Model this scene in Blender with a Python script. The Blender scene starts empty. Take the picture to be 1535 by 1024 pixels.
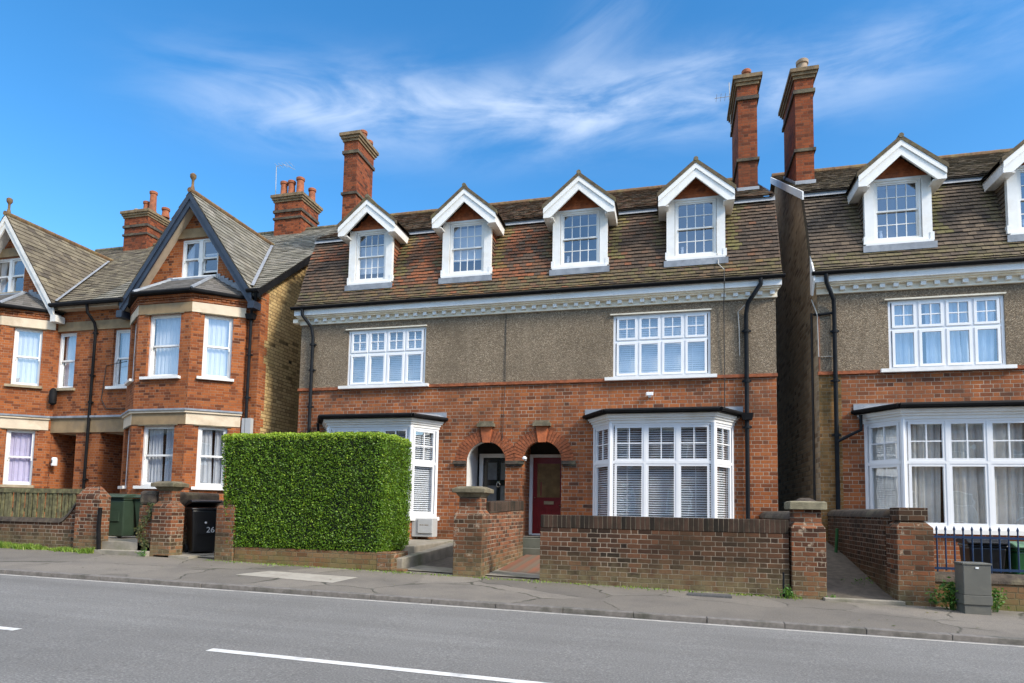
import bpy, math, random
from mathutils import Vector as V, Matrix
random.seed(7)
R = math.radians
sc = bpy.context.scene
COL = sc.collection
OR = {}
ZUP = V((0, 0, 1))

def gz(x):            # fall of the street, to the right
    return -0.016 * max(-60, min(60, x))

# ------------------------------------------------------------------ nodes
class NT:
    def __init__(s, tree): s.t = tree; s.k = 0
    def n(s, typ, ins=None, **at):
        d = s.t.nodes.new(typ); d.location = (s.k * 30, -s.k * 12); s.k += 1
        for a, v in at.items(): setattr(d, a, v)
        if ins:
            for i, v in ins.items(): s.set(d.inputs[i], v)
        return d
    def set(s, i, v):
        if hasattr(v, 'is_output'): s.t.links.new(v, i)
        else:
            if isinstance(v, (tuple, list)) and len(v) == 3 and i.type == 'RGBA': v = (*v, 1)
            i.default_value = v
    def m(s, op, a, b=0.0, c=0.0, clamp=False):
        d = s.n('ShaderNodeMath', {0: a, 1: b, 2: c}, operation=op); d.use_clamp = clamp
        return d.outputs[0]
    def mix(s, f, a, b, mode='MIX'):
        d = s.n('ShaderNodeMix', None, data_type='RGBA', blend_type=mode)
        s.set(d.inputs[0], f); s.set(d.inputs[6], a); s.set(d.inputs[7], b)
        return d.outputs[2]
    def rng(s, v, a, b, c=0.0, d=1.0, smooth=False):
        r = s.n('ShaderNodeMapRange', {0: v, 1: a, 2: b, 3: c, 4: d})
        if smooth: r.interpolation_type = 'SMOOTHSTEP'
        return r.outputs[0]
    def ramp(s, f, cols, interp='LINEAR'):
        d = s.n('ShaderNodeValToRGB', {0: f}); e = d.color_ramp; e.interpolation = interp
        while len(e.elements) < len(cols): e.elements.new(0.5)
        for el, (p, c) in zip(e.elements, cols): el.position = p; el.color = (*c, 1)
        return d.outputs[0]
    def noise(s, vec, scale, detail=3, rough=.55, dist=0.0):
        d = s.n('ShaderNodeTexNoise', {'Vector': vec, 'Scale': scale, 'Detail': detail, 'Roughness': rough, 'Distortion': dist})
        return d.outputs[0]
    def pos(s): return s.n('ShaderNodeNewGeometry').outputs['Position']
    def sep(s, v): return s.n('ShaderNodeSeparateXYZ', {0: v}).outputs
    def comb(s, x, y, z=0.0): return s.n('ShaderNodeCombineXYZ', {0: x, 1: y, 2: z}).outputs[0]
    def vmul(s, v, k): return s.n('ShaderNodeVectorMath', {0: v, 1: k}, operation='MULTIPLY').outputs[0]

def mat(name):
    mt = bpy.data.materials.new(name); mt.use_nodes = True
    t = mt.node_tree; t.nodes.clear()
    a = NT(t); o = a.n('ShaderNodeOutputMaterial'); b = a.n('ShaderNodeBsdfPrincipled')
    t.links.new(b.outputs[0], o.inputs[0])
    return mt, a, b
def bump(a, b, h, dist, strength=1.0):
    d = a.n('ShaderNodeBump', {'Strength': strength, 'Distance': dist, 'Height': h})
    a.t.links.new(d.outputs[0], b.inputs['Normal'])

def plain(name, col, rough=.5, var=.12, scale=6, bmp=0.0, metal=0.0, grime=None, gscale=1.5):
    mt, a, b = mat(name); p = a.pos()
    n = a.noise(p, scale, 4)
    c = a.mix(a.rng(n, .3, .7), tuple(x * (1 - var) for x in col), tuple(min(1, x * (1 + var)) for x in col))
    if grime:
        g = a.rng(a.noise(p, gscale, 6, .65), .5, .75)
        c = a.mix(g, c, grime)
    a.set(b.inputs['Base Color'], c); b.inputs['Roughness'].default_value = rough; b.inputs['Metallic'].default_value = metal
    if bmp: bump(a, b, a.noise(p, scale * 8, 4), bmp)
    return mt

def brick(name, cols, mortar, bw=.225, hw=.1125, bh=.078, mj=.011, dirt=None, dirt_amt=.5, dscale=.7, moss=None, moss_h=.35, bmp=.006, soot=None, wob=.004, mvar=.5, pale=None):
    mt, a, b = mat(name)
    uv = a.n('ShaderNodeUVMap').outputs[0]; p = a.pos()
    wn = a.n('ShaderNodeTexNoise', {'Vector': p, 'Scale': 9.0, 'Detail': 2.0})
    w = a.n('ShaderNodeVectorMath', {0: wn.outputs[1], 1: (.5, .5, .5)}, operation='SUBTRACT').outputs[0]
    uvw = a.n('ShaderNodeVectorMath', {0: uv, 1: a.vmul(w, (wob * 2, wob * 2, 0))}, operation='ADD').outputs[0]
    s = a.sep(uvw); u, v = s[0], s[1]
    per = bw + hw; k = bw / per
    vv = a.m('DIVIDE', v, bh); row = a.m('FLOOR', vv); fv = a.m('FRACT', vv)
    uu = a.m('ADD', a.m('DIVIDE', u, per), a.m('MULTIPLY', row, .5))
    uu = a.m('ADD', uu, a.m('MULTIPLY', a.n('ShaderNodeTexWhiteNoise', {'W': row}, noise_dimensions='1D').outputs[0], .06))
    cell = a.m('FLOOR', uu); fu = a.m('FRACT', uu)
    ish = a.m('GREATER_THAN', fu, k)
    dh = a.m('MULTIPLY', a.m('MINIMUM', a.m('MINIMUM', fu, a.m('SUBTRACT', 1.0, fu)), a.m('ABSOLUTE', a.m('SUBTRACT', fu, k))), per)
    dv = a.m('MULTIPLY', a.m('MINIMUM', fv, a.m('SUBTRACT', 1.0, fv)), bh)
    d = a.m('MINIMUM', dh, dv)
    msk = a.rng(d, mj * .3, mj * .62, 0, 1, True)
    wnz = a.n('ShaderNodeTexWhiteNoise', {'Vector': a.comb(a.m('ADD', a.m('MULTIPLY', cell, 2), ish), row)}, noise_dimensions='2D')
    n = len(cols)
    big = a.noise(p, .55, 4, .6)
    key = a.m('ADD', a.m('MULTIPLY', wnz.outputs[0], .8), a.m('MULTIPLY', a.m('SUBTRACT', big, .4), .6), clamp=True)
    bc = a.ramp(key, [(i / max(1, n - 1), c) for i, c in enumerate(cols)])
    fine = a.noise(p, 45, 4, .7)
    bc = a.mix(a.rng(fine, .3, .75, 0, .55), bc, (.5, .42, .36), 'MULTIPLY')
    mc = a.mix(a.rng(a.noise(p, 1.3, 5, .65), .35, .65), tuple(x * (1 - mvar) for x in mortar), mortar)
    c = a.mix(msk, mc, bc)
    if dirt:
        g = a.rng(a.noise(p, dscale, 7, .68), .46, .68, 0, dirt_amt)
        c = a.mix(g, c, dirt)
    if soot:                       # rain-washed streaks
        z = a.sep(p)
        st = a.noise(a.comb(a.m('MULTIPLY', a.m('ADD', z[0], z[1]), 5.0), a.m('MULTIPLY', z[2], .35)), 1.0, 4, .6)
        c = a.mix(a.rng(st, .52, .78, 0, .55), c, soot)
    if pale: c = a.mix(a.rng(a.noise(p, 6.5, 5, .7), .6, .68, 0, .75), c, pale)
    if moss:
        z = a.sep(p)
        hh = a.m('ADD', z[2], a.m('MULTIPLY', z[0], .016))
        g = a.m('MULTIPLY', a.rng(hh, moss_h, .0), a.rng(a.noise(p, 5, 6, .7), .32, .62))
        c = a.mix(a.m('MULTIPLY', g, .85), c, moss)
    a.set(b.inputs['Base Color'], c); b.inputs['Roughness'].default_value = .9; b.inputs['Specular IOR Level'].default_value = .2
    h = a.m('ADD', msk, a.m('MULTIPLY', fine, .45)); h = a.m('ADD', h, a.m('MULTIPLY', wnz.outputs[0], .25))
    bump(a, b, h, bmp)
    return mt

def tilemat(name, cols, moss=(.15, .135, .04), dark=(.05, .042, .036), stain=.6, rough=.9):
    mt, a, b = mat(name); p = a.pos()
    s = a.sep(a.n('ShaderNodeUVMap').outputs[0])
    n = len(cols)
    c = a.ramp(s[0], [(i / (n - 1), x) for i, x in enumerate(cols)])
    c = a.mix(a.rng(a.noise(p, 1.1, 7, .7), .45, .7, 0, stain), c, dark)
    c = a.mix(a.rng(a.noise(p, 30, 4, .7), .35, .7, 0, .5), c, (.45, .42, .38), 'MULTIPLY')
    mm = a.m('ADD', s[1], a.rng(a.noise(p, 2.3, 6, .75), .62, .74, 0, .3))
    mm = a.m('MULTIPLY', mm, a.rng(a.noise(p, 14, 5, .7), .3, .55), clamp=True)
    c = a.mix(mm, c, moss)
    sp = a.rng(a.noise(p, 16, 2, .5),   .72, .78, 0, .45)       # pale lichen spots
    c = a.mix(sp, c, (.36, .33, .24))
    a.set(b.inputs['Base Color'], c); b.inputs['Roughness'].default_value = rough
    bump(a, b, a.noise(p, 60, 4, .7), .006)
    return mt

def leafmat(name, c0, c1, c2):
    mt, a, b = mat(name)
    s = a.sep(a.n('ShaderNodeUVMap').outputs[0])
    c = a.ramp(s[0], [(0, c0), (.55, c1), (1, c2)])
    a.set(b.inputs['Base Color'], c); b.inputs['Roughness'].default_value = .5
    tr = a.n('ShaderNodeBsdfTranslucent'); a.set(tr.inputs[0], a.mix(.5, c, c2))
    mx = a.n('ShaderNodeMixShader', {0: .3}); a.t.links.new(b.outputs[0], mx.inputs[1]); a.t.links.new(tr.outputs[0], mx.inputs[2])
    o = [x for x in a.t.nodes if x.type == 'OUTPUT_MATERIAL'][0]; a.t.links.new(mx.outputs[0], o.inputs[0])
    return mt

M = {}
ORANGE = [(.085, .03, .016), (.24, .07, .025), (.36, .108, .032), (.41, .135, .042), (.33, .107, .038), (.17, .058, .03)]
RED = [(.085, .038, .024), (.23, .074, .03), (.34, .106, .036), (.41, .138, .046), (.34, .11, .039), (.28, .092, .04), (.15, .062, .036)]
M['brick_main'] = brick('red_brick', RED, (.5, .41, .31), bw=.24, hw=.12, bh=.088, mj=.0125, dirt=(.075, .045, .03), dirt_amt=.6, soot=(.10, .07, .052), moss=(.08, .075, .035), moss_h=.7, mvar=.6)
M['brick_arch'] = brick('gauged_brick', [(.2, .06, .025), (.33, .1, .035), (.37, .12, .05)], (.36, .28, .22), bw=.075, hw=.075, bh=.33, mj=.008)
M['brick_vic'] = brick('orange_brick', ORANGE, (.40, .28, .19), bh=.076, mj=.009, dirt=(.16, .05, .022), dirt_amt=.5, mvar=.5)
M['brick_yellow'] = brick('yellow_stock_brick', [(.04, .028, .016), (.42, .29, .13), (.55, .39, .18), (.6, .44, .21), (.5, .35, .16), (.54, .38, .18), (.09, .06, .035)], (.24, .165, .08), bw=.3, hw=.15, bh=.1, dirt=(.26, .2, .08), dirt_amt=.4, mj=.022)
M['brick_gap'] = brick('stained_side_brick', [(.2, .14, .09), (.42, .31, .2), (.52, .4, .26), (.56, .44, .3), (.36, .26, .17)], (.5, .43, .33), bw=.34, hw=.17, bh=.115, dirt=(.24, .18, .12), dirt_amt=.5, soot=(.22, .17, .12), mj=.026)  # colours lightened to make up for the deep shade in the passage
M['brick_quoin'] = brick('mustard_stained_brick', [(.12, .06, .025), (.27, .14, .045), (.33, .18, .065), (.2, .075, .03)], (.34, .28, .18), dirt=(.06, .055, .025), dirt_amt=.8, soot=(.07, .06, .03))
M['brick_wall'] = brick('garden_wall_brick', [(.025, .017, .013), (.065, .034, .022), (.11, .053, .03), (.165, .074, .04), (.085, .045, .028)], (.46, .38, .29), bh=.08, mj=.0125, dirt=(.045, .033, .019), dirt_amt=.75, moss=(.2, .17, .09), moss_h=.55, bmp=.01, mvar=.7, wob=.007)
M['brick_soldier'] = brick('soldier_course_brick', [(.018, .015, .012), (.045, .03, .022), (.085, .05, .035), (.04, .03, .022)], (.17, .14, .1), bw=.078, hw=.078, bh=.4, mj=.013, dirt=(.02, .019, .014), dirt_amt=.85, dscale=3.0, bmp=.014)
M['brick_pier'] = brick('weathered_pier_brick', [(.035, .022, .016), (.1, .042, .024), (.21, .075, .034), (.27, .105, .05), (.14, .08, .05)], (.42, .35, .26), bh=.076, mj=.014, dirt=(.065, .05, .028), dirt_amt=.75, moss=(.2, .175, .09), moss_h=.5, bmp=.012, wob=.011, mvar=.65, pale=(.4, .33, .24))
M['brick_low'] = brick('mossy_low_brick', [(.08, .05, .03), (.22, .09, .045), (.26, .15, .08), (.19, .14, .075)], (.26, .2, .13), bh=.09, mj=.014, dirt=(.17, .15, .08), dirt_amt=.7, moss=(.13, .13, .04), moss_h=.35, bmp=.01, wob=.008)
M['brick_chim'] = brick('chimney_brick', [(.07, .025, .014), (.2, .05, .02), (.28, .07, .025), (.32, .09, .034), (.18, .055, .026)], (.24, .14, .09), mj=.009, dirt=(.06, .028, .018), dirt_amt=.55, soot=(.07, .032, .022))
M['coping'] = plain('dark_coping_brick', (.06, .045, .033), .9, .5, 7, .01, grime=(.17, .15, .09), gscale=2)
M['terracotta'] = plain('terracotta', (.27, .085, .035), .85, .35, 9, .004, grime=(.11, .05, .03), gscale=3)
M['darkpath'] = plain('dark_path_asphalt', (.095, .08, .064), .9, .3, 9, .004, grime=(.055, .05, .034), gscale=2.2)  # darker asphalt with still darker mottling
M['verge'] = plain('mossy_tile_verge', (.1, .075, .045), .95, .4, 10, .006, grime=(.12, .105, .035), gscale=5)
M['ridgeclay'] = plain('lichened_ridge_clay', (.15, .085, .04), .9, .4, 8, .006, grime=(.2, .155, .06), gscale=3)
M['archbrick'] = plain('gauged_arch_brick', (.27, .08, .03), .9, .45, 12, .004, grime=(.15, .05, .026), gscale=4)
M['corbel'] = plain('weathered_corbel_brick', (.18, .125, .068), .9, .35, 9, .006, grime=(.085, .06, .035), gscale=4)
M['potbuff'] = plain('buff_clay', (.3, .22, .15), .8, .2, 9, .003)
M['white'] = plain('white_gloss_paint', (.74, .735, .715), .4, .04, 5, .0006, grime=(.64, .61, .55), gscale=1.6)
M['upvc'] = plain('white_window_plastic', (.74, .75, .765), .3, .025, 3)
M['oldwhite'] = plain('weathered_white_paint', (.78, .71, .57), .6, .08, 7, .001, grime=(.6, .53, .41), gscale=2.2)
M['cream'] = plain('cream_stone', (.6, .5, .37), .8, .1, 3, .002, grime=(.4, .29, .18), gscale=1.4)
M['brownstone'] = plain('brown_stone', (.26, .18, .095), .85, .25, 3, .003, grime=(.17, .13, .09), gscale=1.6)
M['sill'] = plain('sandstone_sill', (.32, .26, .17), .85, .2, 8, .003)
M['capstone'] = plain('mossy_capstone', (.15, .125, .08), .9, .4, 8, .008, grime=(.055, .055, .025), gscale=3)
M['capbuff'] = plain('buff_capstone', (.22, .195, .125), .9, .3, 8, .008, grime=(.13, .115, .065), gscale=3)
M['lead'] = plain('lead_sheet', (.21, .23, .26), .55, .25, 5, .002, grime=(.33, .35, .38), gscale=3)
M['leadpale'] = plain('pale_lead_flashing', (.27, .285, .31), .5, .2, 5, .002)
M['black'] = plain('black_gutter_paint', (.009, .009, .01), .65, .3, 6)
M['pipe'] = plain('dark_blue_grey_pipe', (.011, .013, .016), .55, .3, 6)
M['bargeblue'] = plain('dark_blue_paint', (.022, .03, .048), .45, .25, 4, .001)
M['soffit'] = plain('pale_soffit_board', (.45, .38, .29), .6, .12, 4)
M['bargewhite'] = plain('flaking_white_paint', (.66, .64, .6), .55, .08, 6, .002, grime=(.4, .37, .32), gscale=4)
M['stepstone'] = plain('dark_damp_step', (.11, .11, .085), .9, .3, 5, .006, grime=(.06, .065, .035), gscale=2.5)
M['concrete'] = plain('old_concrete', (.26, .235, .19), .9, .2, 4, .006, grime=(.14, .14, .08), gscale=1.8)
M['kerb'] = plain('granite_kerb', (.165, .15, .135), .9, .25, 14, .004, grime=(.06, .06, .045), gscale=2.5)
M['patch'] = plain('pale_concrete_patch', (.34, .31, .26), .9, .12, 9, .004, grime=(.25, .22, .18), gscale=3)
M['iron'] = plain('cast_iron', (.09, .09, .09), .6, .3, 40, .004)
M['paintline'] = plain('worn_road_paint', (.66, .65, .62), .8, .1, 12, .002, grime=(.36, .35, .34), gscale=5)
M['paintfade'] = plain('faded_edge_paint', (.5, .47, .42), .85, .15, 12, .002, grime=(.22, .21, .2), gscale=4)
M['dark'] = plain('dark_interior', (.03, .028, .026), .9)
M['redpaint'] = plain('dark_red_door_paint', (.19, .012, .014), .3, .12, 5)
M['blackdoor'] = plain('black_door_paint', (.012, .012, .014), .2, .2, 5)
M['amber'] = plain('obscured_amber_glass', (.2, .13, .055), .15, .3, 5)
M['greyglass'] = plain('obscured_grey_glass', (.14, .145, .15), .1, .2, 8)
M['brass'] = plain('dull_brass', (.4, .33, .2), .35, .2, 8, 0, .8)
M['chrome'] = plain('chrome', (.6, .6, .6), .25, .1, 8, 0, .9)
M['bingreen'] = plain('dark_green_bin_plastic', (.035, .058, .038), .42, .15, 5)
M['binvivid'] = plain('bright_green_bin_plastic', (.02, .10, .032), .42, .2, 5)
M['binlidgreen'] = plain('dusty_green_lid_plastic', (.09, .17, .1), .5, .3, 8)
M['binblack'] = plain('black_bin_plastic', (.012, .0125, .014), .38, .2, 5)
M['rubber'] = plain('black_rubber', (.02, .02, .02), .8)
M['bluerail'] = plain('blue_painted_iron', (.01, .032, .085), .4, .25, 8)
M['cabinet'] = plain('grey_green_cabinet_paint', (.115, .115, .1), .5, .1, 5, .001, grime=(.16, .15, .12), gscale=4)
M['metergrey'] = plain('grey_meter_plastic', (.42, .43, .43), .45, .05, 5)
M['metrelabel'] = plain('brown_lettering', (.2, .13, .05), .6)
M['fencewood'] = plain('mossy_fence_wood', (.13, .12, .055), .9, .55, 11, .006, grime=(.07, .055, .035), gscale=5)
M['rust'] = plain('rusty_iron', (.16, .06, .03), .85, .3, 12, .003)
M['text'] = plain('white_bin_lettering', (.75, .78, .8), .5, .02)
M['curtain'] = plain('white_net_curtain', (.58, .6, .64), .9, .06, 3)
M['lilac'] = plain('pale_lilac_curtain', (.7, .64, .84), .9, .08, 3)
M['drape'] = plain('cream_grey_drape', (.74, .71, .66), .9, .18, 2.5)
M['drapeblue'] = plain('pale_blue_white_drape', (.62, .7, .78), .9, .08, 3)
M['blind'] = plain('pale_blind_slat', (.82, .83, .85), .6, .06, 4)
M['cable'] = plain('dark_cable', (.03, .028, .026), .7)
M['palecable'] = plain('pale_cable', (.42, .4, .36), .7)
M['ivy'] = leafmat('climber_leaf', (.03, .05, .015), (.09, .11, .03), (.2, .17, .06))
M['hedge'] = leafmat('hedge_leaf', (.016, .05, .005), (.12, .245, .016), (.38, .5, .045))
M['weed'] = leafmat('weed_leaf', (.02, .07, .012), (.07, .19, .025), (.22, .35, .05))
M['grass'] = leafmat('verge_grass_blade', (.05, .12, .015), (.15, .27, .03), (.33, .4, .07))
M['hedgecore'] = plain('hedge_twigs', (.018, .026, .009), .9, .5, 20)
M['gabletile'] = plain('terracotta_hanging_tile', (.4, .11, .036), .8, .3, 5, .004, grime=(.12, .045, .028), gscale=4)
M['tile_main'] = tilemat('plain_clay_tile', [(.042, .03, .022), (.085, .056, .037), (.12, .08, .053), (.17, .078, .04), (.27, .088, .035), (.33, .11, .042)])
M['tile_brown'] = tilemat('brown_clay_tile', [(.045, .033, .025), (.09, .064, .045), (.125, .09, .062), (.155, .112, .075), (.19, .14, .092)])
M['slate'] = tilemat('weathered_slate', [(.13, .12, .1), (.19, .18, .15), (.25, .235, .2), (.3, .275, .23)], moss=(.22, .2, .11), dark=(.12, .1, .07), stain=.4)
M['slate_old'] = tilemat('mottled_slate', [(.075, .06, .045), (.16, .13, .09), (.21, .175, .12), (.26, .22, .15)], moss=(.24, .21, .12), dark=(.06, .045, .032), stain=.75)
M['slate_dark'] = tilemat('dark_bay_slate', [(.08, .075, .075), (.12, .11, .11), (.15, .14, .135)], stain=.3)

def special():
    # pebbledash
    mt, a, b = mat('pebbledash'); p = a.pos()
    v = a.n('ShaderNodeTexVoronoi', {'Vector': p, 'Scale': 62.0})
    k = a.sep(v.outputs['Color'])[0]
    c = a.ramp(k, [(0, (.125, .094, .063)), (.45, (.22, .168, .113)), (.8, (.31, .242, .165)), (1, (.47, .39, .28))])
    c = a.mix(a.rng(a.noise(p, .8, 6, .65), .42, .68, 0, .55), c, (.12, .09, .058))
    z = a.sep(p)
    st = a.noise(a.comb(a.m('MULTIPLY', z[0], 3.0), a.m('MULTIPLY', z[2], .3)), 1.0, 5, .6)
    c = a.mix(a.rng(st, .56, .75, 0, .5), c, (.3, .24, .17))
    a.set(b.inputs['Base Color'], c); b.inputs['Roughness'].default_value = .95
    bump(a, b, a.m('ADD', a.m('MULTIPLY', v.outputs['Distance'], -1.5), a.noise(p, 20, 3)), .014)
    M['pebble'] = mt
    # glass
    mt = bpy.data.materials.new('window_glass'); mt.use_nodes = True; t = mt.node_tree; t.nodes.clear(); a = NT(t)
    o = a.n('ShaderNodeOutputMaterial'); fc = a.n('ShaderNodeLayerWeight', {0: .5}).outputs['Facing']; fr = a.m('ADD', .04, a.m('MULTIPLY', a.m('POWER', fc, 5.0), .9))
    p = a.pos()
    g = a.n('ShaderNodeBsdfGlossy', {'Color': (.9, .95, 1), 'Roughness': .0})
    bp = a.n('ShaderNodeBump', {'Strength': .25, 'Distance': .02, 'Height': a.noise(p, 1.3, 2)}); t.links.new(bp.outputs[0], g.inputs['Normal'])
    tr = a.n('ShaderNodeBsdfTransparent', {'Color': (.93, .95, .96)})
    mx = a.n('ShaderNodeMixShader', {0: a.m('ADD', fr, GL, clamp=True)})
    t.links.new(tr.outputs[0], mx.inputs[1]); t.links.new(g.outputs[0], mx.inputs[2]); t.links.new(mx.outputs[0], o.inputs[0])
    M['glass'] = mt
    # asphalt road
    mt, a, b = mat('road_asphalt'); p = a.pos()
    c = a.ramp(a.noise(p, 55, 4, .8), [(.28, (.1, .097, .09)), (.52, (.205, .199, .188)), (.7, (.37, .36, .34))])
    s = a.sep(p)
    bands = a.noise(a.comb(a.m('MULTIPLY', s[0], .05), a.m('MULTIPLY', s[1], 1.1)), 1.0, 4, .6)
    c = a.mix(a.rng(bands, .35, .7), c, (.72, .71, .7), 'MULTIPLY')
    c = a.mix(a.rng(a.noise(p, .5, 6, .6), .4, .7, 0, .5), c, (.7, .69, .68), 'MULTIPLY')
    a.set(b.inputs['Base Color'], c); b.inputs['Roughness'].default_value = .85
    bump(a, b, a.noise(p, 110, 3, .8), .006)
    M['road'] = mt
    # pavement
    mt, a, b = mat('pavement_asphalt'); p = a.pos()
    dn = a.n('ShaderNodeTexNoise', {'Vector': p, 'Scale': 1.6, 'Detail': 4.0})
    pd = a.n('ShaderNodeVectorMath', {0: p, 1: a.vmul(dn.outputs[1], (.5, .5, 0))}, operation='ADD').outputs[0]
    v = a.n('ShaderNodeTexVoronoi', {'Vector': pd, 'Scale': .55}, feature='DISTANCE_TO_EDGE')
    vc = a.n('ShaderNodeTexVoronoi', {'Vector': pd, 'Scale': .55})
    crack = a.m('MULTIPLY', a.rng(v.outputs['Distance'], .004, .013, 1, 0), a.rng(a.noise(p, 1.1, 3), .42, .55))
    c = a.ramp(a.noise(p, 70, 4, .75), [(.3, (.115, .1, .082)), (.6, (.215, .19, .158)), (.8, (.33, .295, .25))])
    tint = a.rng(a.sep(vc.outputs['Color'])[0], 0, 1, .72, 1.12)
    c = a.mix(1.0, c, a.comb(tint, tint, tint), 'MULTIPLY')
    c = a.mix(a.rng(a.noise(p, 1.2, 6, .65), .45, .7, 0, .5), c, (.085, .077, .07))
    c = a.mix(a.m('MULTIPLY', crack, .85), c, (.035, .035, .022))
    wl = a.m('MULTIPLY', a.rng(a.sep(p)[1], -4.75, -4.2), a.rng(a.noise(p, 4, 6, .7), .45, .65))
    c = a.mix(a.m('MULTIPLY', wl, .7), c, (.1, .095, .045))
    a.set(b.inputs['Base Color'], c); b.inputs['Roughness'].default_value = .9
    bump(a, b, a.m('SUBTRACT', a.noise(p, 60, 4, .75), crack), .006)
    M['pavement'] = mt
    # striped path tiles
    mt, a, b = mat('red_and_buff_path_tiles'); p = a.pos(); s = a.sep(p)
    st = a.m('FRACT', a.m('MULTIPLY', a.m('ADD', s[0], a.m('MULTIPLY', a.noise(p, 3, 2), .03)), 3.3))
    c = a.ramp(st, [(0, (.17, .12, .078)), (.42, (.14, .1, .066)), (.5, (.24, .088, .045)), (.95, (.17, .075, .042))], 'LINEAR')
    row = a.m('FRACT', a.m('MULTIPLY', s[0], 13.2)); rw = a.m('FRACT', a.m('MULTIPLY', s[1], 4.5))
    g = a.m('MAXIMUM', a.rng(row, .06, .12, 1, 0), a.rng(rw, .03, .05, 1, 0))
    c = a.mix(a.m('MULTIPLY', g, .7), c, (.08, .065, .05))
    c = a.mix(a.rng(a.noise(p, 2, 6, .65), .4, .65, 0, .6), c, (.13, .105, .08))
    a.set(b.inputs['Base Color'], c); b.inputs['Roughness'].default_value = .8
    M['pathtile'] = mt
for k_ in ('pipe', 'black'): [n for n in M[k_].node_tree.nodes if n.type == 'BSDF_PRINCIPLED'][0].inputs['Specular IOR Level'].default_value = .12
GL = .2
special()
M['glass_up'] = M['glass']

# ------------------------------------------------------------------ mesh builder
class F:          # a vertical plane: o at u=0, U along it, N outward
    def __init__(s, o, U, N): s.o = V(o); s.U = V(U).normalized(); s.N = V(N).normalized()
    def pt(s, u, n, z): return s.o + s.U * u + s.N * n + ZUP * z
def front(y=0.0): return F((0, y, 0), (1, 0, 0), (0, -1, 0))
def facet(p0, p1):
    d = V((p1[0] - p0[0], p1[1] - p0[1], 0)); L = d.length; U = d / L
    return F((p0[0], p0[1], 0), U, V((U.y, -U.x, 0))), L

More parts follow.
